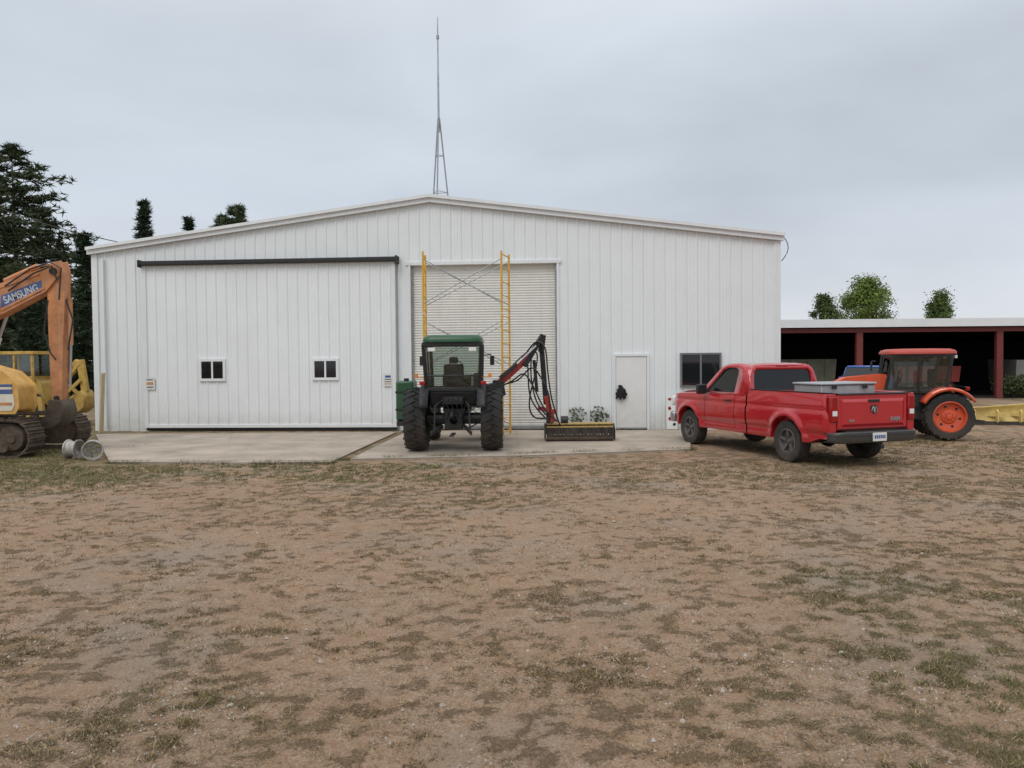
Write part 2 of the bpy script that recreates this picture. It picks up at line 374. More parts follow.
m=MB(); e1=(uL-ov,zL-ov*slope+.03); e2=(uR+ov,zR-ov*slope+.03); pk=(uP,zP+.03)
m.prism([e1,pk,e2,(e2[0],e2[1]+.06),(uP,pk[1]+.06),(e1[0],e1[1]+.06)],-.22,DEP+.2); m.build('roof',TRIM,bld,bevel=.015)
for a,b_ in((e1,pk),(pk,e2)):
    m=MB(); m.prism([(a[0],a[1]-.13),(b_[0],b_[1]-.13),(b_[0],b_[1]-.002),(a[0],a[1]-.002)],-.15,-.035); m.build('rake_trim',TRIM,bld,bevel=.01)
for uu in(uL,uR):
    s=1 if uu==uL else -1
    m=MB(); m.bx(uu-.04 if s>0 else uu-.14,uu+.14 if s>0 else uu+.04,-.05,.1,0,gab(uu)-.1); m.build('corner_trim',TRIM,bld,bevel=.01)
m=MB(); ux,_z=wl(104,300); m.bx(ux-.0,ux+.07,-.13,-.055,.1,zL-.25); m.build('downspout',TRIM,bld,bevel=.01)
d0,dz1=wl(142,266,-.2); d1,_=wl(394,262,-.2)
m=MB(); ribs(m,d0,d1,lambda u:.10,lambda u:dz1,-.17); m.bx(d0,d1,-.165,-.12,.10,dz1); sd_=m.build('sliding_door',WHITE2,bld,ang=25)
for a,b_ in((d0-.02,d0+.1),(d1-.1,d1+.02)): m=MB(); m.bx(a,b_,-.215,-.11,.1,dz1); m.build('door_trim',TRIM,sd_,bevel=.008)
m=MB(); m.bx(d0+.1,d1-.1,-.212,-.11,.1,.2); m.build('bottom_rail',TRIM,sd_,bevel=.008)
m=MB(); m.bx(d0,d1,-.16,-.05,.02,.098); m.build('bottom_seal',BLACK,sd_)
for x0,x1,y0,y1 in((199,226,359,381),(312,339,358.5,380)):
    a,t=wl(x0,y0,-.2); b_,bz=wl(x1,y1,-.2); fw=.075
    m=MB(); m.bx(a,b_,-.235,-.16,t-fw,t); m.bx(a,b_,-.235,-.16,bz,bz+fw); m.bx(a,a+fw,-.235,-.16,bz+fw,t-fw); m.bx(b_-fw,b_,-.235,-.16,bz+fw,t-fw)
    c=(a+b_)/2; m.bx(c-.025,c+.025,-.23,-.16,bz+fw,t-fw); m.build('window_frame',TRIM,sd_)
    for p,q in((a+fw,c-.025),(c+.025,b_-fw)): m=MB(); m.bx(p,q,-.212,-.19,bz+fw,t-fw); m.build('window_pane',DGLASS,sd_)
def sign(px,py,wd,ht,par,rows):
    a,z=wl(px,py,-.22); m=MB(); m.bx(a-wd/2,a+wd/2,-.222,-.214,z-ht/2,z+ht/2); sgn=m.build('notice_sign',PLATE,par)
    for k,(dx,dz,w_,h_,mt) in enumerate(rows):
        m=MB(); m.bx(a+dx-w_/2,a+dx+w_/2,-.2265,-.2235,z+dz-h_/2,z+dz+h_/2); m.build('sign_print',mt,sgn)
SOFTO=mat('faded_orange',(.55,.25,.12),.6)
sign(150,383.5,.3,.36,bld,[(-.0,-.0,.2,.08,SOFTO),(0,.11,.2,.025,BLACK),(0,-.11,.2,.025,BLACK)])
sign(388,380,.26,.36,bld,[(0,.1,.16,.06,BLUE),(0,.02,.2,.02,BLACK),(0,-.05,.2,.02,BLACK),(0,-.11,.2,.02,SOFTO)])
a,tz=wl(138,264,-.3); b_,_=wl(397,258,-.3)
m=MB(); m.bx(a,b_,-.34,-.02,tz-.05,tz+.08); tr=m.build('door_track',BLACK,bld,bevel=.02)
for q in(a,b_-.05): m=MB(); m.bx(q,q+.05,-.36,-.01,tz-.10,tz+.11); m.build('track_cap',DARKM,tr)
m=MB(); pts=[]; z=.03
while z<zo+.1:
    pts+=[(.14,z),(.14,z+.012),(.127,z+.025),(.127,z+.05),(.14,z+.066)]; z+=.075
m.grid([[(o0,y,zz) for y,zz in pts],[(o1,y,zz) for y,zz in pts]]); rd=m.build('roller_door',CREAM,bld,ang=15)
m=MB(); m.bx(o0+.02,o1-.02,.08,.15,.02,.1); m.build('bottom_bar',GALV,rd)
for uu,s in((o0,1),(o1,-1)):
    m=MB(); m.bx(min(uu,uu+s*.07),max(uu,uu+s*.07),-.045,.13,0,zo); m.build('door_jamb',TRIM,bld,bevel=.005)
    m=MB(); m.bx(min(uu+s*.072,uu+s*.12),max(uu+s*.072,uu+s*.12),.05,.12,0,zo); m.build('door_guide',GALV,bld)
m=MB(); m.bx(o0-.06,o1+.06,-.055,.13,zo-.02,zo+.08); m.build('door_header',TRIM,bld,bevel=.005)
a,t=wl(613,354); b_,_=wl(649,354); fw=.07
m=MB(); m.bx(a,a+fw,-.075,.02,0,t); m.bx(b_-fw,b_,-.075,.02,0,t); m.bx(a+fw,b_-fw,-.075,.02,t-fw,t); m.build('door_frame',TRIM,bld)
m=MB(); m.bx(a+fw+.008,b_-fw-.008,-.05,0.02,.06,t-fw-.008); wd=m.build('door',mat('door_white',(.74,.74,.72),.45,0,.04,2,dirt=.4,dz=(0,1.2),dcol=(.4,.36,.3)),bld,bevel=.004)
m=MB(); m.tube([(a+.15,-.05,1.02),(a+.15,-.11,1.02),(a+.28,-.115,1.02)],.014); m.build('door_handle',STEEL,wd)
m=MB(); m.bx(a+fw,b_-fw,-.14,.02,.03,.055); m.build('door_sill',GALV,bld)
a,t=wl(680,353); b_,bz=wl(721,387); fw=.05
m=MB(); m.bx(a,b_,-.075,.02,t-fw,t); m.bx(a,b_,-.075,.02,bz,bz+fw); m.bx(a,a+fw,-.075,.02,bz+fw,t-fw); m.bx(b_-fw,b_,-.075,.02,bz+fw,t-fw); c=(a+b_)/2; m.bx(c-.025,c+.025,-.07,.02,bz+fw,t-fw)
wf=m.build('window',mat('window_bronze',(.16,.16,.16),.5),bld)
for p,q in((a+fw,c-.025),(c+.025,b_-fw)): m=MB(); m.bx(p,q,-.045,-.036,bz+fw,t-fw); m.build('pane',DGLASS,wf)
m=MB(); pts=[]
for k in range(11):
    tt=k/10; uu,zz=wl(780+6.5*math.sin(tt*3.14),234+27*tt,-.1); pts.append((uu+.05,-.08,zz))
m.tube(pts,.012,5); m.build('cable',BLACK,bld)
# antenna mast on ridge
ax=B0+BU*uP+BN*5; pk3=at(439.5,191,ax.y); zt=at(439,17,ax.y).z; zm=at(438,118,ax.y).z; zr=zP+.09; hw=.28*ax.y/23
ant=thing('antenna_mast','tall thin grey antenna mast on a tapering open tripod rising from the roof ridge','antenna',(pk3.x,ax.y,zr))
hm=zm-zr
def legp(k,t):
    r=hw*1.25*(1-t)+.03*t; an=k*2.0944+.35; return Vector((math.cos(an)*r,math.sin(an)*r,-.1+(hm+.1)*t))
for k in range(3): m=MB(); m.tube([legp(k,0),legp(k,1)],.028,6); m.build('mast_leg',GALV,ant)
for t in(.33,.66):
    m=MB()
    for k in range(3): m.tube([legp(k,t),legp((k+1)%3,t)],.014,5)
    m.build('mast_brace',GALV,ant)
m=MB(); hp=zt-zr; m.tube([(0,0,hm-.5),(0,0,hm+(hp-hm)*.45),(0,0,hm+(hp-hm)*.46),(0,0,hm+(hp-hm)*.8),(0,0,hp)],[.036,.034,.026,.024,.012],7)
m.lathe([(.0,-.06),(.05,-.06),(.05,.06),(0,.06)],10,(0,0,hm+(hp-hm)*.8),'z'); m.build('mast_pole',GALV,ant)
m=MB(); p=at(-90,170,27); q=B0+BU*(uL+1.0)+BN*2; q.z=gab(uL+1)+.15; pts=[p.lerp(q,k/14)-Vector((0,0,.35*math.sin(math.pi*k/14))) for k in range(15)]
m.tube(pts,.014,5); tag(m.build('power_line',BLACK),'thin black overhead wire running from the left to the roof','wire')
# ------------------------------------------------------------ items on the wall
a,z=wl(620,385,-.12); m=MB(); P=[]
for j in range(11):
    t=j/10; row=[]
    for i in range(15):
        s=i/14*2-1; wd_=.03+.13*math.sin(min(1,t*1.25)*1.57)-.05*max(0,t-.7)/.3+.02*math.sin(j*2.3)
        row.append((a+s*wd_+.04*math.sin(t*3),-.12-.03*math.sin(i*1.9+j*.4)*t-.07*(1-s*s)*t,z-t*(.38+.04*math.cos(i*.8+1))))
    P.append(row)
m.grid(P); o=m.build('hanging_cloth',mat('black_cloth',(.012,.012,.014),.85),None,solid=.02,ang=60); o.location=B0; o.rotation_euler=(0,0,BA); tag(o,'small black cloth bundle hanging from the handle of the white walk door','cloth')
a,_=wl(672,430,-.3); o=thing('leaning_board','white narrow board with red and black marks leaning against the wall behind the red pickup','board',B0,BA)
m=MB(); rt=Matrix.Rotation(-R(9),3,'X'); m.box((a,-.26,.50),(.30,.03,.95),rt); m.build('panel',PLATE,o,bevel=.005)
for q_,(dz,dx,s) in enumerate(((.38,-.05,.1),(.25,.07,.09),(.12,-.06,.11),(-.02,.05,.1),(-.17,-.05,.12),(-.32,.06,.1))):
    m=MB(); m.prism([(a+dx+s*.5*math.cos(k*1.05)*U(.6,1.1),.5+dz+s*.5*math.sin(k*1.05)*U(.6,1.1)) for k in range(6)],-.292+dz*.158,-.279+dz*.158); m.build('blotch',BLACK if q_%2 else REDL,o)
# scaffold
sb=ground(425,437,.03); sb2=ground(505,435.5,.03); yS=sb.y; xa=sb.x; xb=sb2.x-.05; ztp=at(425,251,yS).z
sc=thing('scaffold_tower','yellow steel scaffold tower with crossed braces in front of the roller door','scaffold',((xa+xb)/2,yS,.03))
hwx=(xb-xa)/2; dpt=.75; n_=3; hh=(ztp-.03)/n_; DX={-1:-.02,1:.19}
for s in(-1,1):
    for k in range(n_):
        m=MB(); z0=k*hh+.01; z1=(k+1)*hh-.01; A=Vector((s*hwx,0,0)); Bq=Vector((s*hwx+DX[s],dpt,0))
        for P_ in(A,Bq): m.tube([P_+Vector((0,0,z0)),P_+Vector((0,0,z1))],.027,8)
        for t in(.06,.28,.50,.72,.95):
            zz=z0+(z1-z0)*t; m.tube([A+Vector((0,0,zz)),Bq+Vector((0,0,zz))],.015,6)
        m.build('end_frame',YELL,sc)
for i_ in(0,1):
    for k in range(n_):
        z0=k*hh+.25; z1=(k+1)*hh-.2; pa=Vector((-hwx+i_*DX[-1],i_*dpt,0)); pb=Vector((hwx+i_*DX[1],i_*dpt,0))
        for e0,e1_,dy in((z0,z1,0),(z1,z0,.02)):
            m=MB(); m.tube([pa+Vector((0,dy,e0)),pb+Vector((0,dy,e1_))],.013,6); m.build('cross_brace',GALV,sc)
# ------------------------------------------------------------ wheels
def wheel(par,c,r,w_,rr,s,rmat,lugs=0,lh=.03,spokes=5,tmat=None,name='wheel',holes=0):
    m=MB()
    prof=[(rr,-w_*.40),(rr+.02,-w_*.47),((r+rr)/2,-w_*.5),(r-.06*r,-w_*.48),(r-.015*r,-w_*.42),(r,-w_*.32),(r,0),(r,w_*.32),(r-.015*r,w_*.42),(r-.06*r,w_*.48),((r+rr)/2,w_*.5),(rr+.02,w_*.47),(rr,w_*.40)]
    m.lathe(prof,40,c)
    C=Vector(c)
    if lugs:
        for i in range(lugs):
            for sg in(-1,1):
                a=2*math.pi*(i+(.5 if sg>0 else 0))/lugs; da=.55*math.pi/lugs; sk=.6*2*math.pi/lugs
                vs=[]
                for ra,rb,ys_ in((r-.02,r-.13*r,.47),(r+lh,r-.01*r,.515)):
                    for y_,an,rad in((sg*-.03*w_,a,ra),(sg*-.03*w_,a+da,ra),(sg*w_*ys_,a+sk+da,rb),(sg*w_*ys_,a+sk,rb)):
                        vs.append(C+Vector((rad*math.cos(an),y_,rad*math.sin(an))))
                m.add(vs,[(3,2,1,0),(4,5,6,7),(0,1,5,4),(1,2,6,5),(2,3,7,6),(3,0,4,7)])
    else:
        n=56
        for i in range(n):
            a=2*math.pi*i/n
            for y0,y1 in((-.46,-.2),(-.14,.14),(.2,.46)):
                vs=[]
                for rad in(r-.01,r+.011):
                    for yy,an in((y0,a),(y0,a+.07),(y1,a+.09),(y1,a+.02)):
                        ra=rad-(.02*r if abs(yy)>.4 else 0); vs.append(C+Vector((ra*math.cos(an),yy*w_,ra*math.sin(an))))
                m.add(vs,[(3,2,1,0),(4,5,6,7),(0,1,5,4),(1,2,6,5),(2,3,7,6),(3,0,4,7)])
    t=m.build(name,tmat or RUBBER,par,ang=30)
    m=MB(); k=w_*s
    m.lathe([(rr+.012,k*.44),(rr-.012,k*.46),(rr*.93,k*.38),(rr*.88,k*.16),(rr*.5,k*.12),(rr*.42,k*.2),(rr*.2,k*.24),(rr*.16,k*.32),(0.001,k*.33)],36,c)
    m.lathe([(rr+.005,-k*.44),(rr*.95,-k*.4),(rr*.9,k*.1)],36,c)
    if spokes:
        for i in range(spokes):
            a=2*math.pi*i/spokes+.3; p=C+Vector((math.cos(a)*rr*.3,k*.26,math.sin(a)*rr*.3)); q=C+Vector((math.cos(a)*rr*.93,k*.36,math.sin(a)*rr*.93))
            m.bar(p,q,rr*.2,.03,up=(0,1,0),w2=rr*.26)
    n=5 if r<.5 else 8
    for i in range(n):
        a=2*math.pi*i/n; cc=C+Vector((math.cos(a)*rr*.3,0,math.sin(a)*rr*.3))
        m.lathe([(rr*.045,k*.2),(rr*.045,k*.31),(0.001,k*.31)],6,cc)
    m.build('rim',rmat,t,ang=30)
    if holes:
        for i in range(6):
            m=MB(); a=2*math.pi*i/6+.2; cc=C+Vector((math.cos(a)*rr*.68,0,math.sin(a)*rr*.68)); m.lathe([(rr*.09,k*.10),(rr*.09,k*.148),(.001,k*.148)],12,cc); m.build('rim_opening',BLACK,t)
    return t
# ------------------------------------------------------------ pickup truck
tk=thing('pickup_truck','red single cab pickup truck with a grey toolbox across its bed, parked facing the building','pickup truck',(6.21,15.30,0),math.atan2(.951,-.309))
RA=.47; ZC=.43; WB=3.57
def zb(x):
    for xa_ in(0,WB):
        if abs(x-xa_)<RA: return ZC+math.sqrt(RA*RA-(x-xa_)**2)
    return ZC if x>-.6 else ZC+.10*min(1,(-.6-x)/.3)
def yf(x,z):
    y=.990-.06*((z-.84)/.45)**2-.022*math.exp(-((z-1.05)/.035)**2)-.025*math.exp(-((z-.60)/.06)**2)
    for xa_ in(0,WB):
        d=math.hypot(x-xa_,z-ZC); y+=.045*math.exp(-((d-.49)/.075)**2)
    if x>4.05: y-=.30*((x-4.05)/.55)**2
    if x<-1.0: y-=.04*((-1.0-x)/.15)**2
    return y
def cols(x0,x1,st=.05):
    n=max(2,int((x1-x0)/st)); a=[x0+(x1-x0)*i/n for i in range(n+1)]
    for xa_ in(0,WB):
        for k in range(25):
            xx=xa_+RA*math.cos(math.pi*k/24)*.9999
            if x0<xx<x1: a.append(xx)
    return sorted(a)
def skin(x0,x1,zt,s,top,rows=26):
    P=[]
    for x in cols(x0,x1):
        b_=zb(x); t=zt(x); col=[(x,s*(yf(x,b_)-.14),b_),(x,s*(yf(x,b_)-.02),b_-.001)]
        for i in range(rows+1):
            z=b_+(t-b_)*i/rows; col.append((x,s*yf(x,z),z))
        for dy,dz in top: col.append((x,s*(yf(x,t)-dy),t-dz))
        P.append(col)
    return MB().grid(P)
zbed=lambda x:1.345
zdoor=lambda x:1.22
zfen=lambda x:1.22-.07*max(0,(x-2.9)/1.6)**1.5-(.12*max(0,(x-4.35)/.25)**2)
for s in(1,-1):
    skin(-1.15,1.30,zbed,s,((.02,-.012),(.09,-.012),(.11,.0),(.11,.58))).build('bed_side',REDP,tk,ang=40)
    m=MB(); m.bx(-1.14,1.29,s*.88-.045,s*.88+.045,1.358,1.368); m.build('bed_rail_cap',BLACK,tk,bevel=.004)
    skin(1.345,1.735,zdoor,s,((.03,0),)).build('cab_corner',REDP,tk,ang=40)
    dr=skin(1.75,2.885,zdoor,s,((.03,0),)).build('door',REDP,tk,ang=40)
    skin(2.90,4.58,zfen,s,((.03,-.015),(.12,-.02))).build('fender',REDP,tk,ang=40)
    m=MB(); m.bar((1.86,s*1.0,1.10),(2.08,s*1.0,1.10),.03,.035); m.build('door_handle',BLACK,dr,bevel=.008)
    m=MB(); m.box((2.80,s*1.12,1.32),(.10,.24,.22)); m.bar((2.80,s*.93,1.26),(2.80,s*1.02,1.28),.06,.05); m.build('side_mirror',BLACK,tk,bevel=.03)
    m=MB(); m.box((-1.165,s*.865,1.07),(.06,.15,.46)); m.box((-1.12,s*.93,1.07),(.12,.05,.46)); tl=m.build('tail_light',REDL,tk,bevel=.02)
    m=MB(); m.box((-1.198,s*.865,1.0),(.008,.10,.09)); m.build('reverse_lens',WLENS,tl)
    m=MB(); m.box((-1.125,s*.875,.95),(.07,.15,.78)); m.build('corner_post',REDP,tk,bevel=.01)
    O=[(1.37,1.22),(1.43,1.72),(1.47,1.80),(1.56,1.86),(1.9,1.885),(2.22,1.88),(2.36,1.86),(2.50,1.80),(3.14,1.22)]
    I=[(1.79,1.265),(1.80,1.66),(1.815,1.73),(1.87,1.775),(1.98,1.80),(2.20,1.80),(2.30,1.79),(2.40,1.755),(2.93,1.265)]
    yy=lambda z:.935-(z-1.22)/.66*.19-.05*max(0,(z-1.75)/.13)**2
    f3=lambda A,d=0:[(x,s*(yy(z)-d),z) for x,z in A]
    MB().ring(f3(O),f3(I)).build('door_pillar',REDP,tk,solid=.035,ang=50)
    m=MB(); m.add(f3(I,.018),[tuple(range(9))]); m.build('side_window',DGLASS,tk)
    m=MB(); I2=[(x+(.02 if x<2.1 else -.03),z-(.02 if z>1.5 else -.0)) for x,z in I]; m.ring(f3(I,.004),f3(I2,.004)); m.build('window_trim',BLACK,tk,solid=.012)
    for xa_ in(0,WB):
        m=MB(); m.grid([[(xa_+(RA+.03)*math.cos(a),s*y_,ZC+(RA+.03)*math.sin(a)) for a in [math.pi*k/16 for k in range(17)]] for y_ in(.97,.55)]); m.build('wheel_arch',BLACK,tk)
    hl=MB(); hl.box((4.53,s*.72,.98),(.12,.30,.22)); hl.build('headlight',WLENS,tk,bevel=.03)
xr=lambda z:1.365+(z-1.22)*.13
O=[(-.935,1.22),(-.84,1.62),(-.78,1.78),(-.68,1.855),(.68,1.855),(.78,1.78),(.84,1.62),(.935,1.22)]; I=[(-.74,1.29),(-.72,1.60),(-.69,1.72),(-.63,1.765),(.63,1.765),(.69,1.72),(.72,1.60),(.74,1.29)]
g3=lambda A,d=0:[(xr(z)+d,y,z) for y,z in A]
MB().ring(g3(O),g3(I)).build('cab_panel',REDP,tk,solid=.03)
m=MB(); m.add(g3(I,.01),[tuple(range(8))]); rw=m.build('rear_window',DGLASS,tk)
m=MB(); m.box((1.44,0,1.835),(.03,.30,.03)); m.build('brake_light',REDL,tk,bevel=.005)
P=[]
for i in range(19):
    x=1.43+(2.52-1.43)*i/18; row=[]
    for j in range(21):
        y=-.775+1.55*j/20; e_=abs(y)/.775
        z=1.80+.105*(1-e_**3.2); z-=.05*max(0,(1.60-x)/.17)**2*(1-.5*e_); z-=.09*max(0,(x-2.15)/.37)**2
        row.append((x,y,z))
    P.append(row)
MB().grid(P).build('roof',REDP,tk,ang=60)
P=[]
for i in range(7):
    t=i/6; row=[]
    for j in range(13):
        y=(j/12*2-1); row.append((3.15-.70*t+.10*(1-y*y),y*(.90-.20*t),1.20+.65*t))
    P.append(row)
MB().grid(P).build('windshield',DGLASS,tk,ang=60)
P=[]
for i in range(21):
    x=2.98+1.58*i/20; row=[]
    for j in range(17):
        y=(j/16*2-1); hy=yf(x,1.1)-.1; z=zfen(x)+.02+.055*(1-y**4)-(.02 if .35<abs(y)<.5 else 0); row.append((x,y*hy,z))
    P.append(row)
MB().grid(P).build('hood',REDP,tk,ang=60)
m=MB(); m.box((4.55,0,.93),(.10,1.14,.34)); m.build('grille',STEEL,tk,bevel=.03)
m=MB(); m.box((4.60,0,.58),(.20,1.72,.26)); m.build('front_bumper',STEEL,tk,bevel=.05)
m=MB(); m.bx(1.35,4.45,-.55,.55,.42,1.1); m.bx(1.36,3.0,-.90,.90,.5,1.17); m.bx(-1.0,4.4,-.52,-.36,.42,.56); m.bx(-1.0,4.4,.36,.52,.42,.56); m.bx(-1.08,1.3,-.5,.5,.56,.72)
m.tube([(0,-.75,.40),(0,.75,.40)],.06); m.lathe([(0,-.14),(.12,-.1),(.15,0),(.12,.1),(0,.14)],14,(0,0,.40)); m.tube([(WB,-.7,.4),(WB,.7,.4)],.05); m.bar((.7,-.3,.52),(.7,.3,.52),.6,.2)
m.tube([(1.6,-.5,.42),(-.2,-.62,.5),(-.9,-.7,.46)],.035)
m.build('chassis',BLACK,tk)
m=MB(); m.bx(-1.09,1.29,-.86,.86,.73,.76); m.bx(1.27,1.31,-.86,.86,.76,1.325)
for s in(1,-1): m.bx(-.4,.4,min(s*.62,s*.86),max(s*.62,s*.86),.76,1.0)
m.build('bed_floor',REDP,tk)
m=MB(); m.bx(-1.165,-1.11,-.785,.785,.69,1.335); tg=m.build('tailgate',REDP,tk,bevel=.018)
m=MB(); m.prism([(-1.185,1.330),(-1.18,1.352),(-1.10,1.355),(-1.10,1.338)],-.785,.785); m.build('tailgate_cap',BLACK,tg,bevel=.004)
m=MB(); I=[(-.66,.80),(-.66,1.20),(.66,1.20),(.66,.80)]; Oo=[(-.71,.75),(-.71,1.25),(.71,1.25),(.71,.75)]
m.ring([(-1.167,y,z) for y,z in Oo],[(-1.192,y,z) for y,z in I]); m.add([(-1.192,y,z) for y,z in I],[(0,1,2,3)]); m.build('tailgate_panel',REDP,tg,ang=20)
m=MB(); m.bx(-1.172,-1.166,-.76,.76,.709,.721); m.build('tailgate_seam',BLACK,tg)
ek=.98
m=MB(); sh=[(-.075,.075),(-.03,.085),(.03,.085),(.075,.075),(.08,.015),(.045,-.045),(0,-.085),(-.045,-.045),(-.08,.015)]
m.prism([(y*ek,1.05+z*ek) for y,z in sh],-1.204,-1.194,'x'); m.build('emblem',BLACK,tg)
m=MB()
hd=[(-.018,.045),(.018,.045),(.024,.0),(.012,-.055),(-.012,-.055),(-.024,0)]
m.prism([(y*ek,1.05+z*ek) for y,z in hd],-1.212,-1.205,'x')
for s in(1,-1):
    pts=[(-1.209,ek*s*(.022+.028*math.sin(k*.42)+.009*k/3),1.05+ek*(.045-.0115*k+.013*math.cos(k*.7))) for k in range(8)]
    m.tube(pts,[.014-.0012*k for k in range(8)],6)
m.build('emblem_relief',STEEL,tg)
MT=Matrix(((0,0,-1,-1.199),(-1,0,0,0),(0,1,0,0),(0,0,0,1)))
text('lettering','RAM',.11,Matrix.Translation((0,-.48,.87))@MT,STEEL,tg,.003,.003)
text('lettering','4X4',.07,Matrix.Translation((0,.50,.86))@MT,STEEL,tg,.003,.002)
m=MB(); m.box((-1.198,0,1.215),(.03,.24,.05)); m.build('tailgate_handle',BLACK,tg,bevel=.008)
DKB=mat('bumper_grey',(.06,.062,.065),.4,.5,.12,6,dirt=.35,dz=(.3,.8))
P=[]
for i in range(25):
    y=-.97+1.94*i/24; e_=abs(y)/.97; x=-1.33+.20*max(0,(e_-.8)/.2)**2; c_=.02*max(0,(e_-.8)/.2)
    P.append([(x+.14,y,.655-c_),(x+.02,y,.665-c_),(x,y,.645-c_),(x-.0,y,.60),(x+.012,y,.59),(x+.012,y,.52),(x+.03,y,.475+c_),(x+.12,y,.46+c_)])
m=MB(); m.grid(P); bpm=m.build('rear_bumper',DKB,tk,ang=30,solid=.012)
m=MB(); m.bx(-1.30,-1.17,-.70,.70,.672,.682); m.build('step_pad',BLACK,bpm)
m=MB(); m.bx(-1.342,-1.334,-.155,.155,.49,.645); lp=m.build('licence_plate',PLATE,tk,bevel=.003)
for k in range(6): m=MB(); m.bx(-1.347,-1.343,-.12+k*.042,-.12+k*.042+.026,.54,.60); m.build('plate_print',BLUE,lp)
m=MB(); m.bx(-1.41,-1.0,-.035,.035,.36,.43); m.build('tow_hitch',BLACK,tk,bevel=.005)
for x,y in((0,.85),(0,-.85),(WB,.85),(WB,-.85)): wheel(tk,(x,y,.40),.395,.27,.235,1 if y>0 else -1,BRIM)
tb=thing('toolbox','grey aluminium toolbox lying in the rear of the bed of the red pickup','toolbox',tk.location,tk.rotation_euler.z)
m=MB(); m.bx(-.72,.05,-.46,.76,1.0,1.485); m.build('box_body',ALU,tb,bevel=.012)
m=MB(); m.bx(-.75,.08,-.49,.79,1.488,1.535); m.build('lid',ALU,tb,bevel=.02)
for y in(-.2,.5): m=MB(); m.bx(-.765,-.752,y-.05,y+.05,1.42,1.49); m.build('latch',BLACK,tb)
# ------------------------------------------------------------ green tractor
gp=ground(455,450,.03)
gt=thing('green_tractor','dark green cab tractor seen from behind, parked in front of the roller door','tractor',(gp.x,gp.y,.03),R(90))
for s in(1,-1):
    wheel(gt,(0,s*.83,.70),.665,.47,.36,s,GREEN,22,.045,0)
    wheel(gt,(2.35,s*.72,.52),.49,.34,.27,s,GREEN,18,.03,0)
    m=MB(); P=[]
    for a in [R(20+7*k) for k in range(21)]:
        P.append([(.78*math.cos(a),s*.52,.72+.76*math.sin(a)),(.78*math.cos(a),s*.68,.72+.77*math.sin(a)),(.76*math.cos(a),s*.71,.72+.74*math.sin(a))])
    m.grid(P); m.build('fender',DARKM,gt,solid=.02)
    m=MB(); m.box((-.42,s*.66,1.50),(.05,.12,.08)); m.build('tail_light',REDL,gt,bevel=.01)
    m=MB(); m.box((-.30,s*.80,1.66),(.05,.07,.10)); m.bar((-.3,s*.6,1.62),(-.3,s*.80,1.62),.02,.02); m.build('warning_lamp',AMBER,gt,bevel=.01)
    m=MB(); m.box((-.53,s*.44,2.22),(.07,.16,.08)); m.build('work_light',WLENS,gt,bevel=.01)
    m=MB(); m.tube([(.9,s*.62,2.1),(.95,s*.80,2.12)],.012); m.box((.95,s*.82,1.98),(.03,.10,.22)); m.build('mirror',BLACK,gt,bevel=.01)
bot=1.36; top=2.34
def cab(par,PB,PT,bot,top):
    m=MB()
    for (a,b_),(c,d) in zip(PB,PT): m.bar((a,b_,bot),(c,d,top),.07,.07)
    for A in((PB,bot),(PT,top)):
        for i in range(4): p,q=A[0][i],A[0][(i+1)%4]; m.bar((p[0],p[1],A[1]),(q[0],q[1],A[1]),.06,.08)
    a,b_=PB[0],PT[0]; z=bot+.30*(top-bot); x=a[0]+.3*(b_[0]-a[0])
    m.bar((x-.01,-abs(a[1]),z),(x-.01,abs(a[1]),z),.03,.035)
    for s in(1,-1):
        xm=.55*PB[0][0]+.45*PB[2][0]; m.bar((xm,s*abs(a[1]),bot),(xm,s*abs(b_[1]),top),.05,.05)
    m.build('cab_frame',BLACK,par,bevel=.008)
    for i in range(4):
        j=(i+1)%4; m=MB(); m.add([(PB[i][0],PB[i][1],bot),(PB[j][0],PB[j][1],bot),(PT[j][0],PT[j][1],top),(PT[i][0],PT[i][1],top)],[(0,1,2,3)]); m.build('cab_window',GLASS,par)
cab(gt,[(-.36,-.57),(-.36,.57),(.85,.57),(.85,-.57)],[(-.50,-.62),(-.50,.62),(.78,.60),(.78,-.60)],bot,top)
m=MB(); P=[]
for z,s_ in((2.37,.97),(2.385,1.0),(2.44,1.0),(2.50,.95),(2.535,.86),(2.545,.4),(2.547,.02)):
    P.append([(.13+s_*.72*math.copysign(abs(math.cos(a))**.28,math.cos(a)),s_*.65*math.copysign(abs(math.sin(a))**.28,math.sin(a)),z) for a in [2*math.pi*k/48 for k in range(49)]])
m.grid(P); m.build('cab_roof',GREEN,gt,ang=50)
m=MB(); m.prism([(-.38,1.32),(-.28,1.02),(.0,.95),(.8,.95),(.85,1.34)],-.50,.50); m.build('cab_base',BLACK,gt,bevel=.03)
m=MB(); m.bx(-.05,.42,-.24,.24,1.36,1.49); m.bx(-.16,-.04,-.22,.22,1.44,1.90); m.box((-.1,0,1.99),(.08,.20,.14)); m.build('seat',SEAT,gt,bevel=.04)
m=MB(); m.bar((.6,0,1.3),(.5,0,1.78),.1,.1); m.lathe([(.17,-.012),(.19,0),(.17,.012),(.17,-.012)],24,(.48,0,1.8),'x'); m.build('steering_wheel',BLACK,gt)
m=MB(); m.bx(.1,.7,-.54,-.42,1.36,1.70); m.build('control_console',BLACK,gt,bevel=.03)
m=MB(); m.prism([(.9,.85),(.9,1.62),(2.6,1.50),(2.85,1.35),(2.9,.80)],-.33,.33); m.build('engine_hood',GREEN,gt,bevel=.06)
m=MB(); m.bx(.3,2.7,-.22,.22,.55,.85); m.tube([(2.35,-.65,.52),(2.35,.65,.52)],.08); m.tube([(0,-.62,.70),(0,.62,.70)],.13); m.bx(-.30,.5,-.20,.20,.48,.94); m.build('transmission',DARKM,gt,bevel=.02)
m=MB()
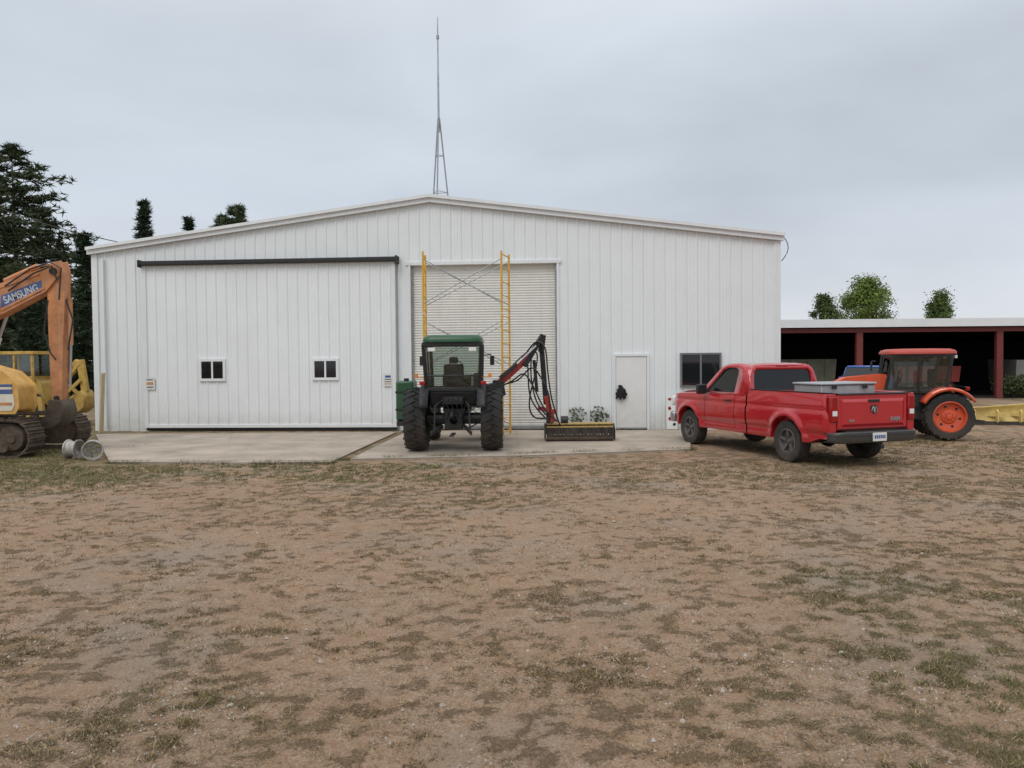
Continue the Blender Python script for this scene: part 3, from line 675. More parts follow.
for s in(1,-1):
    m.bar((-.30,s*.24,.55),(-1.0,s*.42,.46),.04,.075); m.bar((-.3,s*.26,1.08),(-.74,s*.36,1.0),.045,.07); m.tube([(-.72,s*.36,1.0),(-.76,s*.38,.50)],.02); m.tube([(-.5,s*.30,.5),(-.35,s*.52,.62)],.016)
m.bar((-.35,0,.92),(-.95,0,.80),.05,.05); m.lathe([(.05,-.52),(.05,-.30),(.09,-.30),(.09,-.28)],12,(0,0,.68),'x'); m.bar((-.3,0,.40),(-.95,0,.40),.09,.03)
m.bx(-.44,-.34,-.22,.22,1.04,1.20)
m.build('hitch',DARKM,gt,bevel=.005)
for k in range(5):
    m=MB(); y=-.2+.1*k; m.tube([(-.42,y,1.18),(-.56,y+.03,1.12),(-.60,y-.03,.85),(-.50,y+.03,.7)],.013,6); m.build('hydraulic_hose',BLACK,gt)
m=MB(); m.bx(.55,1.3,.98,1.38,.62,1.52); tk2=m.build('hydraulic_tank',GREEN,gt,bevel=.04)
m=MB(); m.lathe([(.06,0),(.06,.06),(.0,.06)],12,(.9,1.18,1.52),'z'); m.build('tank_cap',BLACK,tk2)
for z in(.85,1.25): m=MB(); m.bx(.54,1.31,.97,1.39,z,z+.04); m.build('tank_strap',BLACK,tk2)
m=MB(); m.bx(.5,1.35,.35,1.36,.50,.61); m.build('mount_frame',DARKM,gt)
# ------------------------------------------------------------ boom mower
bm0=ground(580,441,.03); bw=thing('boom_mower','red and black folding boom mower with its flail head lowered beside the green tractor','mower',(bm0.x,bm0.y,.03))
def L3(px,py,Y): return at(px,py,Y)-Vector((bm0.x,bm0.y,.03))
REDB=mat('boom_red',(.36,.03,.02),.55,0,.2,5,dirt=.2,dz=(0,2))
m=MB(); m.bar(L3(486,392,18.4),L3(503,388,18.6),.22,.35); m.bar(L3(497,400,18.5),L3(497,380,18.5),.2,.2); m.build('boom_base',DARKM,bw,bevel=.02)
m=MB(); m.bar(L3(496,386,18.6),L3(530,356,18.8),.13,.17,h2=.13); m.build('lift_arm',REDB,bw,bevel=.015)
m=MB(); m.bar(L3(500,378,18.45),L3(517,364,18.55),.09,.09); m.build('lift_cylinder',DARKM,bw,bevel=.01)
m=MB(); m.tube([L3(517,364,18.55),L3(536,346,18.7)],.025); m.build('cylinder_rod',STEEL,bw)
m=MB(); m.bar(L3(524,366,18.7),L3(543,335,18.9),.10,.12); m.bar(L3(543,335,18.9),L3(541,352,18.95),.10,.12); m.build('boom_knuckle',DARKM,bw,bevel=.01)
m=MB(); m.bar(L3(541,340,19),L3(546,404,19.1),.12,.16,up=(0,1,0)); m.build('dipper_arm',DARKM,bw,bevel=.015)
m=MB(); m.bar(L3(534,360,18.95),L3(537,392,18.95),.08,.08,up=(0,1,0)); m.build('dipper_cylinder',DARKM,bw,bevel=.01)
m=MB(); m.bar(L3(546,396,19),L3(553,422,19.05),.13,.13,up=(0,1,0)); m.bar(L3(538,408,19),L3(556,412,19),.1,.1,up=(0,1,0)); m.build('head_link',REDB,bw,bevel=.01)
hoses=[[(496,383),(510,374),(524,356),(536,342),(545,348),(548,374),(552,400),(560,425)],[(498,388),(512,381),(524,374),(534,388),(544,408),(558,422)],[(500,380),(514,364),(528,352),(537,354),(535,374),(530,396),(530,410),(536,418),(549,418)],
 [(505,384),(518,380),(531,368),(540,376),(549,396),(550,420)],[(528,352),(528,372),(530,395),(538,410),(552,424)],[(532,348),(531,375),(536,400),(546,415)]]
for hs in hoses:
    P=[L3(x,y,18.75+.1*math.sin(i)) for i,(x,y) in enumerate(hs)]; Q=[]
    for i in range(len(P)-1):
        p0=P[max(0,i-1)];p1=P[i];p2=P[i+1];p3=P[min(len(P)-1,i+2)]
        for k in range(5):
            t=k/5; Q.append(.5*((2*p1)+(p2-p0)*t+(2*p0-5*p1+4*p2-p3)*t*t+(3*p1-p0-3*p2+p3)*t**3))
    Q.append(P[-1]); m=MB(); m.tube(Q,.02,6); m.build('hydraulic_hose',BLACK,bw)
hx0=L3(546,441,bm0.y).x; hx1=L3(614,441,bm0.y).x
m=MB(); m.prism([(-.05,.18),(-.05,.34),(.10,.40),(.45,.40),(.62,.30),(.62,.16)],hx0,hx1,'x'); fh=m.build('mower_deck',BLACK,bw,bevel=.015)
m=MB(); m.bx(hx0+.02,hx1-.02,-.02,.42,.403,.425); m.build('deck_rim',RUST,fh)
m=MB(); m.bx(hx0+.02,hx1-.02,-.075,-.055,.335,.375); m.build('deck_lip',RUST,fh)
for i_,xx in enumerate((hx0-.02,hx1)): m=MB(); m.prism([(-.12,.03),(-.12,.30),(.1,.42),(.5,.40),(.64,.25),(.6,.03)],xx,xx+.02,'x'); m.build('end_plate',DARKM,fh)
m=MB(); m.tube([(hx0+.02,-.02,.08),(hx1-.02,-.02,.08)],.07,16); m.build('roller',MUD,fh)
for k in range(24):
    m=MB(); xx=hx0+.04+(hx1-hx0-.08)*k/23; m.bar((xx,-.07,.33),(xx+U(-.01,.01),-.085,.13),.062,.012); m.build('guard_flap',RUBBER,fh)
m=MB(); m.lathe([(.0,-.12),(.1,-.12),(.1,.05),(0,.05)],14,(hx0+.5,.2,.50),'x'); m.build('motor',DARKM,fh)
m=MB(); m.bar((hx0+.1,.2,.42),(hx0+.1,.2,.72),.16,.1); m.build('mount_bracket',DARKM,fh)
def leafball(cx,cy,cz,rx,rz,n,sz,m):
    for _ in range(n):
        a=U(0,6.283); r=random.random()**.5; z=U(-1,1); k=math.sqrt(max(0,1-z*z))*r
        p=Vector((cx+math.cos(a)*k*rx,cy+math.sin(a)*k*rx,cz+z*rz)); d=Vector((U(-1,1),U(-1,1),U(-1,1))).normalized()*sz*U(.6,1.3); e=d.cross(Vector((U(-1,1),U(-1,1),U(-1,1)))).normalized()*sz*.45
        m.add([p-d,p+e,p+d,p-e],[(0,1,2,3)])
def leafmat(name,c1,c2,c3,ns=.9):
    m=bpy.data.materials.new(name); m.use_nodes=True; nt=m.node_tree; L=nt.links; b=nt.nodes['Principled BSDF']; b.inputs['Roughness'].default_value=.75; b.inputs['Specular IOR Level'].default_value=.15
    g=nd(nt,'ShaderNodeNewGeometry'); c=nd(nt,'ShaderNodeValToRGB'); c.color_ramp.elements[0].color=c1+(1,); c.color_ramp.elements[1].color=c3+(1,); q=c.color_ramp.elements.new(.5); q.color=c2+(1,)
    L.new(g.outputs['Random Per Island'],c.inputs[0])
    n=nd(nt,'ShaderNodeTexNoise'); n.inputs['Scale'].default_value=ns; n.inputs['Detail'].default_value=2; tcn=nd(nt,'ShaderNodeTexCoord'); L.new(tcn.outputs['Object'],n.inputs['Vector'])
    mr_=nd(nt,'ShaderNodeMapRange'); mr_.inputs['From Min'].default_value=.35; mr_.inputs['From Max'].default_value=.65; mr_.inputs['To Min'].default_value=.6; mr_.inputs['To Max'].default_value=1.35; L.new(n.outputs['Fac'],mr_.inputs['Value'])
    v=nd(nt,'ShaderNodeVectorMath',operation='SCALE'); L.new(c.outputs[0],v.inputs[0]); L.new(mr_.outputs[0],v.inputs['Scale']); L.new(v.outputs[0],b.inputs['Base Color'])
    return m
PINE=leafmat('pine_needles',(.045,.062,.034),(.070,.092,.046),(.105,.125,.064))
SPRUCE=leafmat('spruce_needles',(.026,.040,.025),(.040,.060,.034),(.062,.082,.046))
BROAD=leafmat('broad_leaves',(.10,.15,.035),(.145,.205,.048),(.19,.25,.065))
BROAD2=leafmat('broad_leaves_dark',(.055,.08,.032),(.08,.11,.042),(.11,.14,.055))
for px,py,lab in((598,428,'small green weed clump growing against the wall right of the mower head'),(577,428,'dark dry weed clump growing behind the mower head')):
    g_=ground(px,py,.03); o=thing('weed_clump',lab,'weeds',(g_.x,g_.y-.15,.03))
    for k in range(7): m=MB(); m.tube([(U(-.05,.05),U(-.05,.05),0),(U(-.2,.2),U(-.1,.1),U(.3,.6))],.008,4); m.build('stem',BARK,o)
    m=MB(); leafball(0,0,.38,.30,.26,230,.055,m); m.build('leaves',BROAD2,o)
# ------------------------------------------------------------ orange tractor
op=ground(951,440.5); ot=thing('orange_tractor','orange compact cab tractor with bright orange wheel rims, right of the red pickup','tractor',(op.x+.10,op.y+.70,0),R(166))
for s in(1,-1):
    wheel(ot,(0,s*.72,.575),.545,.38,.36,s,ORT,20,.035,0,holes=1)
    wheel(ot,(2.0,s*.62,.42),.40,.24,.22,s,ORT,16,.025,0)
    m=MB(); P=[]
    for a in [R(28+6*k) for k in range(21)]: P.append([(.66*math.cos(a),s*.42,.60+.66*math.sin(a)),(.66*math.cos(a),s*.84,.60+.66*math.sin(a)),(.64*math.cos(a),s*.90,.60+.63*math.sin(a)),(.60*math.cos(a),s*.90,.60+.59*math.sin(a))])
    m.grid(P); m.build('fender',ORT,ot,solid=.02)
    m=MB(); m.box((-.42,s*.70,1.24),(.06,.16,.08)); m.build('tail_light',REDL,ot,bevel=.01)
    m=MB(); m.tube([(1.33,s*.6,1.9),(1.40,s*.84,1.9)],.012); m.box((1.40,s*.86,1.76),(.03,.14,.24)); m.build('mirror',BLACK,ot,bevel=.01)
cab(ot,[(.0,-.56),(.0,.56),(1.34,.50),(1.34,-.50)],[(-.12,-.60),(-.12,.60),(1.18,.56),(1.18,-.56)],1.16,2.04)
m=MB(); P=[]
for z,s_ in((2.06,.95),(2.075,1.0),(2.12,1.0),(2.165,.95),(2.195,.82),(2.205,.4),(2.207,.02)):
    P.append([(.52+s_*.80*math.copysign(abs(math.cos(a))**.4,math.cos(a)),s_*.68*math.copysign(abs(math.sin(a))**.4,math.sin(a)),z) for a in [2*math.pi*k/40 for k in range(41)]])
m.grid(P); m.build('cab_roof',ORTR,ot,ang=50)
for s in(1,-1): m=MB(); m.box((-.22,s*.45,2.0),(.06,.14,.08)); m.build('work_light',WLENS,ot,bevel=.01)
m=MB(); m.prism([(-.05,1.14),(.0,.85),(.45,.5),(1.25,.5),(1.34,1.14)],-.50,.50); m.build('cab_base',DARKM,ot,bevel=.03)
m=MB(); m.bx(.6,1.2,.50,.58,.50,.55); m.bx(.6,1.2,.50,.56,.78,.83); m.build('step',BLACK,ot)
m=MB(); m.bx(.25,.65,-.22,.22,1.15,1.27); m.bx(.13,.23,-.22,.22,1.25,1.70); m.build('seat',SEAT,ot,bevel=.04)
m=MB(); m.bar((1.05,0,1.1),(.92,0,1.5),.08,.08); m.lathe([(.15,-.012),(.17,0),(.15,.012),(.15,-.012)],24,(.90,0,1.52),'x'); m.build('steering_wheel',BLACK,ot)
m=MB(); m.prism([(1.36,.75),(1.36,1.50),(2.2,1.42),(2.42,1.30),(2.52,1.05),(2.54,.65)],-.32,.32); eh=m.build('engine_hood',ORT,ot,bevel=.08,segs=3)
for s in(1,-1):
    m=MB(); m.prism([(1.6,.80),(1.6,1.05),(2.3,1.02),(2.35,.80)],s*.323-.002,s*.323+.002); m.build('side_grille',BLACK,eh)
    m=MB(); m.box((2.50,s*.18,1.05),(.04,.14,.10)); m.build('headlight',WLENS,eh,bevel=.01)
m=MB(); m.bx(.2,2.3,-.18,.18,.4,.75); m.tube([(2.0,-.55,.42),(2.0,.55,.42)],.06); m.tube([(0,-.55,.60),(0,.55,.60)],.1); m.build('transmission',DARKM,ot)
m=MB()
for s in(1,-1): m.bar((-.25,s*.22,.5),(-.9,s*.36,.42),.04,.08); m.tube([(-.55,s*.3,.94),(-.65,s*.32,.46)],.02)
m.bx(-.5,-.3,-.3,.3,.7,1.0)
m.build('hitch',DARKM,ot)
# ------------------------------------------------------------ yellow plow blade
pp=ground(1003,425); pl=thing('plow_blade','yellow steel plow blade resting on the ground at the right edge','plow',(pp.x+.25,pp.y,0),R(-14))
P=[]
for k in range(9):
    a=R(-60+15*k); P.append([(-1.1,.26*math.cos(a)-.1,.26+.27*math.sin(a)),(1.3,.30*math.cos(a)-.1,.37+.38*math.sin(a))])
m=MB(); m.grid(P); m.build('mouldboard',YELP,pl,solid=.02)
for x in(-1.0,-.4,.2,.8): m=MB(); m.prism([(-.06,.05),(.02,.12),(.04,.35),(-.03,.45),(-.12,.40),(-.14,.1)],x,x+.03,'x'); m.build('blade_rib',YELP,pl)
for p,q in(((-.2,-.1,.3),(-1.5,.9,.25)),((.4,-.1,.3),(-1.0,1.1,.3))): m=MB(); m.bar(p,q,.10,.10); m.build('push_arm',YELP,pl)
m=MB(); m.bx(-1.1,1.3,-.02,.02,.0,.1); m.build('cutting_edge',DARKM,pl)
# ------------------------------------------------------------ shed
sY=37.; sx0=5.; sx1=46.; zt1=at(900,319.5,sY).z; zt0=at(900,327.5,sY).z
sh_=thing('open_shed','long open fronted dark equipment shed with white roof edge and red posts','shed',(0,sY,0))
m=MB(); m.prism([(-.3,zt1-.06),(-.3,zt1),(9.3,zt1-.9),(9.3,zt1-.96)],sx0-.3,sx1+.3,'x'); m.build('roof',SHEDROOF,sh_)
m=MB(); m.prism([(-.25,zt1-.12),(-.25,zt1-.07),(9.2,zt1-.965),(9.2,zt1-1.0)],sx0-.2,sx1+.2,'x'); m.build('roof_underside_shade',SHEDSHADE,sh_)  # added dark sheet, shade under the roof is painted in
m=MB(); m.bx(sx0-.3,sx1+.3,-.36,-.305,zt0+.02,zt1+.02); m.build('fascia',SHEDROOF,sh_)
m=MB(); m.bx(sx0,sx1,-.1,.1,zt0-.22,zt0-.02); m.build('header_beam',RUSTR,sh_)
m=MB(); m.bx(sx0,sx1,9.0,9.1,0,zt1-1.0); m.build('back_wall',SHEDSHADE,sh_)
for x in(sx0,sx1): m=MB(); m.prism([(0,0),(9,0),(9,zt1-1.05),(0,zt1-.15)],x-.05,x+.05,'x'); m.build('side_wall',SHEDSHADE,sh_)
m=MB(); m.bx(sx0,sx1,.3,9,-.05,.012); q=struct(m.build('shed_floor',mat('shed_soil_shade',(.05,.042,.033),.95,0,.3,2))); q.location=(0,sY,0)  # soil colour darkened to carry the shade inside the shed
xp=at(859,360,sY).x; xq=at(999,360,sY).x; dx=xq-xp
for k in range(0,5):
    x=xp+k*dx
    if sx0<x<sx1: m=MB(); m.bx(x-.15,x+.15,-.08,.12,0,zt0-.23); m.build('post',RUSTR,sh_)
def wagon(x,y,rz,body,lab,L_=3.2,h=1.5):
    t=thing('farm_wagon',lab,'wagon',(x,y,0.012),rz); m=MB(); m.prism([(-L_/2,.75),(-L_/2-.1,h),(L_/2+.1,h),(L_/2,.75)],-.9,.9); m.build('box',body,t,bevel=.02)
    m=MB(); m.bx(-L_/2,L_/2,-.4,.4,.55,.73); m.bar((L_/2,0,.6),(L_/2+1.2,0,.4),.1,.1); m.build('frame',DARKM,t)
    for k in range(4): m=MB(); xx=-L_/2+L_*(k+.5)/4; m.bx(xx-.03,xx+.03,-.96,-.905,.75,h); m.build('side_rib',body,t)
    for sx in(-1,1):
        for s in(-1,1): wheel(t,(sx*L_*.32,s*.85,.38),.37,.2,.2,s,GALV,0)
wagon(20.6,sY+2.6,R(8),mat('dull_red_paint',(.30,.05,.04),.7,0,.2),'dull red farm wagon stored in the dark right bay of the shed')
wagon(14.4,sY+2.8,R(-5),mat('dull_olive_paint',(.13,.13,.09),.7,0,.2),'dark olive farm wagon stored in the left bay of the shed',3.4,1.9)
wagon(25.6,sY+2.2,R(80),mat('dull_grey',(.20,.20,.19),.7),'dull grey farm wagon stored beyond the right post of the shed',3.0,1.8)
# blue car behind
bp_=at(868,380,31); bc=thing('blue_car','small blue car parked behind the red pickup, only its top showing','car',(bp_.x,31,0),R(60))
bc.scale=(1,1,1.12)
BLUC=mat('blue_car_paint',(.035,.12,.40),.3,0,.05,coat=.6)
m=MB(); m.prism([(-1.9,.35),(-2.0,.8),(-1.85,1.06),(-.9,1.10),(1.0,1.05),(1.9,.85),(2.05,.6),(2.0,.35)],-.85,.85); m.build('body',BLUC,bc,bevel=.07,segs=3)
for s in(1,-1):
    f=lambda A,d=0:[(x,s*(.80-(z-1)/.55*.15-d),z) for x,z in A]
    O=[(-1.45,1.06),(-1.0,1.45),(.35,1.45),(1.05,1.03)]; I=[(-1.2,1.10),(-.9,1.38),(.28,1.38),(.8,1.08)]
    MB().ring(f(O),f(I)).build('pillar',BLUC,bc,solid=.03); m=MB(); m.add(f(I,.01),[(0,1,2,3)]); m.build('side_window',DGLASS,bc)
    for x in(-1.25,1.3): wheel(bc,(x,s*.76,.31),.30,.19,.19,s,ALU,0)
m=MB(); m.add([(1.05,-.78,1.03),(1.05,.78,1.03),(.36,.65,1.45),(.36,-.65,1.45)],[(0,1,2,3)]); m.build('windshield',DGLASS,bc)
m=MB(); m.add([(-1.45,-.78,1.07),(-1.45,.78,1.07),(-1.01,.65,1.43),(-1.01,-.65,1.43)],[(0,1,2,3)]); m.build('rear_window',DGLASS,bc)
m=MB(); m.bx(-1.0,.36,-.66,.66,1.42,1.50); m.build('roof',BLUC,bc,bevel=.03)
# ------------------------------------------------------------ excavator
EX,EY=-12.05,17.9
ex=thing('excavator','orange tracked excavator with a folded boom and blue lettering panel at the left edge','excavator',(EX,EY,0),0)
def E3(px,py,Y): p=at(px,py,Y); return Vector((p.x-EX,p.y-EY,p.z))
TFD=mat('track_frame_dirty',(.20,.12,.06),.85,0,.4,6)
for s,yc in((-1,-.95),(1,.95)):
    m=MB(); hL=1.68; r_=.40
    path=[]
    for k in range(17): a=-math.pi/2+math.pi*k/16; path.append((hL-r_+r_*math.cos(a),.42+r_*math.sin(a)))
    for k in range(17): a=math.pi/2+math.pi*k/16; path.append((-hL+r_+r_*math.cos(a),.42+r_*math.sin(a)))
    tot=[];n=len(path)
    for i in range(n):
        p=Vector(path[i]);q=Vector(path[(i+1)%n]);d=(q-p).length
        c=max(1,round(d/.17))
        for k in range(c): tot.append((p.lerp(q,k/c),(q-p).normalized()))
    inner=[(p[0]*.93,.42+(p[1]-.42)*.78) for p in path]
    m.prism(inner,yc-.12,yc+.12)
    last=None
    for p,t in tot:
        if last is not None and (p-last).length<.12: continue
        last=p; nrm=Vector((t.y,-t.x))
        m.bar((p.x,yc-.28,p.y),(p.x,yc+.28,p.y),.15,.045,up=(nrm.x,0,nrm.y)); g=Vector((p.x,0,p.y))+Vector((nrm.x,0,nrm.y))*.04
        m.bar((g.x,yc-.28,g.z),(g.x,yc+.28,g.z),.025,.05,up=(nrm.x,0,nrm.y))
    tr=m.build('track',MUD,ex,ang=30)
    for k in range(6):
        m=MB(); m.lathe([(.0,s*.26),(.10,s*.26),(.12,s*.23),(.12,s*.13)],14,(-1.1+.44*k,yc,.22)); m.build('track_roller',MUD,tr)
    for xx in(-1.26,1.26):
        m=MB(); m.lathe([(0,s*.24),(.1,s*.24),(.12,s*.21),(.26,s*.20),(.30,s*.13)],20,(xx,yc,.42)); m.build('sprocket',MUD,tr)
    m=MB(); m.bx(-1.0,1.0,min(yc+s*.13,yc+s*.20),max(yc+s*.13,yc+s*.20),.40,.56); m.build('track_frame',TFD,tr)
m=MB(); m.bx(-.8,.8,-.75,.75,.45,.75); m.lathe([(.6,.75),(.6,.93),(0,.93)],24,(0,0,0),'z'); m.build('undercarriage',MUD,ex)
hf=E3(36,380,17.4).x
m=MB(); pl_=[(-3.0,1.0),(hf-.06,1.0),(hf,1.12),(hf-.02,1.55),(hf-.30,1.82),(hf-.75,1.95),(-3.0,1.98)]
m.prism(pl_,-1.2,-.55); hs_=m.build('house',ORGY,ex,bevel=.05,segs=3)
m=MB(); m.prism([(-3.0,1.02),(hf-.10,1.02),(hf-.04,1.14),(hf-.06,1.38),(-3.0,1.38)],-1.215,-1.195); m.build('lower_panel',CREAMP,hs_)
for z0,hgt,mt in((1.39,.08,BLUF),(1.48,.05,CREAMP),(1.54,.05,BLUF),(1.14,.06,ORG)):
    m=MB(); m.prism([(-3.0,z0),(hf-.09,z0),(hf-.09,z0+hgt),(-3.0,z0+hgt)],-1.222,-1.198); m.build('stripe',mt,hs_)
for x in(-.75,.0): m=MB(); m.bx(x,x+.012,-1.225,-1.196,1.05,1.85); m.build('panel_seam',BLACK,hs_)
m=MB(); m.bx(-3.0,-.6,-.53,1.2,1.0,1.85); m.bx(-3.3,-2.7,-1.2,1.2,1.0,2.0); m.build('engine_cover',ORGY,ex,bevel=.06)
m=MB(); m.bx(-1.9,-.5,.35,1.2,1.05,2.65); cb=m.build('cab',CREAMP,ex,bevel=.06)
m=MB(); m.bx(-.51,-.48,.45,1.1,1.5,2.5); m.build('cab_window',DGLASS,cb); m=MB(); m.bx(-1.7,-.7,.32,.355,1.7,2.5); m.build('cab_window',DGLASS,cb); m=MB(); m.bx(-1.7,-.7,1.2,1.215,1.7,2.5); m.build('cab_window',DGLASS,cb)
YB=17.75; knee=E3(-25,312,YB); foot=Vector((-.55,knee.y,1.45)); elb=E3(58,272,YB)
def plate(m,pts,y0,y1): m.prism([(p.x,p.z) for p in pts],y0,y1)
yb0=knee.y-.17; yb1=knee.y+.17
up=[E3(-48,322,YB),E3(-26,294,YB),E3(2,286,YB),E3(44,271,YB),E3(60,266,YB),E3(63,275,YB)]
lo=[E3(50,291,YB),E3(6,314,YB),E3(-14,322,YB),E3(-28,342,YB)]
m=MB(); plate(m,[foot+Vector((-.15,0,0))]+up+lo+[foot+Vector((.25,0,0))],yb0,yb1); bo=m.build('boom',ORG,ex,bevel=.02)
for sx_,a1,b1 in((1,E3(2,289,YB),E3(44,274.5,YB)),(1,E3(6,310.5,YB),E3(49,288.5,YB))): m=MB(); m.bar((a1.x,yb0-.01,a1.z),(b1.x,yb0-.01,b1.z),.02,.05); m.build('boom_weld_seam',ORG,bo)
c1=E3(26,295,YB); cdir=(E3(47,287,YB)-E3(6,303,YB)); an=math.atan2(cdir.z,cdir.x)
m=MB(); A=[E3(6,296.5,YB),E3(46,281,YB),E3(46,292.5,YB),E3(6,308.5,YB)]; m.prism([(p.x,p.z) for p in A],yb0-.008,yb0-.002); m.build('name_panel',BLUF,bo)
MTX=Matrix.Translation((c1.x,yb0-.012,c1.z))@Matrix.Rotation(-an,4,'Y')@Matrix.Rotation(R(90),4,'X')@Matrix.Diagonal((.86,1.12,1,1))
text('lettering','SAMSUNG',.21,MTX,mat('faded_white',(.55,.56,.57),.6,0,.2,12),bo,.003,.004)
a_=E3(4,304,YB); b_=Vector((-.1,knee.y,1.7))
for dy in(-.24,.24):
    p=Vector((a_.x,a_.y+dy,a_.z)); q=Vector((b_.x,b_.y+dy,b_.z))
    m=MB(); m.tube([p,p.lerp(q,.5)],.035); m.build('lift_rod',STEEL,ex); m=MB(); m.tube([p.lerp(q,.45),q],.065,10); m.build('lift_cylinder',CREAMP,ex)
m=MB(); m.tube([E3(5,281,YB),E3(38,266,YB)],.06,10); m.build('arm_cylinder',ORG,ex); m=MB(); m.tube([E3(38,266,YB),E3(60,262,YB)],.03); m.build('cylinder_rod',STEEL,ex)
m=MB(); plate(m,[E3(51,276,YB),E3(54,264,YB),E3(64,262,YB),E3(67,272,YB),E3(67,300,YB),E3(65,345,YB),E3(64,402,YB),E3(57,404,YB),E3(54,372,YB),E3(52,320,YB)],knee.y-.12,knee.y+.12); sk_=m.build('stick',ORG,ex,bevel=.02)
m=MB(); m.lathe([(0,-.22),(.08,-.22),(.08,.22),(0,.22)],16,(elb.x,elb.y,elb.z)); m.build('pivot_pin',DARKM,sk_)
m=MB(); m.lathe([(0,-.16),(.06,-.16),(.06,.16),(0,.16)],12,tuple(E3(60,398,YB))); m.build('pivot_pin',DARKM,sk_)
m=MB(); m.tube([E3(70,298,YB),E3(71,345,YB)],.05,10); m.build('bucket_cylinder',ORG,ex); m=MB(); m.tube([E3(71,345,YB),E3(70,388,YB)],.028,8); m.build('bucket_rod',STEEL,ex)
for hp_ in([(5,286),(30,269),(50,262),(61,268),(59,300)],[(8,291),(34,273),(52,266),(57,280)],[(48,300),(44,330),(50,352),(56,360)],[(66,300),(73,320),(68,350)]):
    m=MB(); m.tube([E3(x,y,YB-.28) for x,y in hp_],.018,6); m.build('hydraulic_hose',BLACK,ex)
bk=[E3(56,400,YB),E3(67,400,YB),E3(70,410,YB),E3(68,420,YB),E3(60,427,YB),E3(48,428,YB),E3(44,423,YB),E3(54,414,YB)]
m=MB(); P=[[(p.x,p.y-.28,p.z) for p in bk],[(p.x,p.y+.28,p.z) for p in bk]]; m.grid(P)
for y_ in(-.28,.26): m.prism([(p.x,p.z) for p in bk],knee.y+y_,knee.y+y_+.02)
bu=m.build('bucket',mat('bucket_steel',(.09,.07,.05),.7,.3,.4,6),ex,solid=.02)
for k in range(4): m=MB(); p=E3(45,425,YB); m.bar((p.x,p.y-.24+.16*k,p.z),(p.x-.14,p.y-.24+.16*k,p.z-.03),.07,.05,w2=.03,h2=.015); m.build('bucket_tooth',STEEL,bu)
# ------------------------------------------------------------ yellow backhoe behind
lo_=thing('backhoe_loader','weathered yellow backhoe loader with a glazed cab and folded digging arm standing behind the excavator','backhoe loader',(-16.1,25.6,0),0)
m=MB(); m.prism([(-1.8,.7),(-1.8,1.45),(-.4,1.6),(.9,1.45),(1.1,.6)],-.55,.55); m.build('body',YELB,lo_,bevel=.05)
m=MB()
for x in(-.45,.75):
    for y in(-.6,.6): m.bar((x,y,1.4),(x*.95,y*.95,2.35),.08,.08)
m.bar((-.5,0,2.39),(.8,0,2.39),1.3,.1); m.bar((-.45,-.6,1.5),(.75,-.6,1.5),.07,.25); m.bar((-.45,.6,1.5),(.75,.6,1.5),.07,.25); m.bar((.15,-.6,1.5),(.15,-.58,2.35),.06,.06); m.build('cab',YELB,lo_,bevel=.01)
for y in(-.59,.59): m=MB(); m.add([(-.45,y,1.5),(.75,y,1.5),(.72,y,2.36),(-.43,y,2.36)],[(0,1,2,3)]); m.build('cab_window',GLASS,lo_)
for x in(-1.5,.6):
    for s in(-1,1): wheel(lo_,(x,s*.8,.60),.58,.4,.33,s,YELB,16,.03,0)
m=MB(); m.bar((1.0,0,.75),(1.45,0,.9),.3,.35); m.build('swing_post',YELB,lo_)
m=MB(); m.bar((1.4,0,.8),(1.30,0,1.45),.2,.26); m.bar((1.30,0,1.4),(1.92,0,2.1),.2,.24); m.build('digging_boom',YELB,lo_,bevel=.02)
m=MB(); m.bar((1.95,0,2.15),(2.1,0,1.1),.16,.22); m.build('dipper',YELB,lo_,bevel=.02)
m=MB(); m.bar((1.45,-.1,1.0),(2.0,-.1,1.5),.1,.1); m.bar((1.6,-.1,1.35),(2.05,-.1,.9),.08,.1); m.build('bucket_link',YELB,lo_)
m=MB(); P=[]
for x,z in((2.1,1.15),(2.25,.95),(2.2,.6),(1.95,.42),(1.65,.5)): P.append([(x,-.35,z),(x,.35,z)])
m.grid(P)
for y in(-.35,.33): m.prism([(2.1,1.15),(2.25,.95),(2.2,.6),(1.95,.42),(1.65,.5),(1.9,.85)],y,y+.02)
m.build('bucket',YELB,lo_,solid=.03)
m=MB(); m.tube([(1.25,-.15,1.2),(1.70,-.15,2.0)],.05,8); m.build('boom_cylinder',DARKM,lo_)
for y in(-1.0,1.0): m=MB(); m.bar((1.1,y*.4,.7),(1.2,y,.9),.12,.12); m.bar((1.2,y,1.0),(1.3,y,.05),.12,.14); m.bx(1.15,1.45,y-.15,y+.15,0,.05); m.build('stabiliser_leg',YELB,lo_)
m=MB(); p=ground(101,433); q=at(103,373,p.y-.05); m.bar((0,0,0),(q.x-p.x,q.y-p.y,q.z),.12,.06); o=m.build('timber_post',WOOD,bevel=.005); o.location=p; tag(o,'pale yellow upright timber post at the left corner of the building','post')
WORN=mat('worn_steel',(.40,.38,.35),.6,.4,.35,9,dirt=.4,dz=(0,.35))
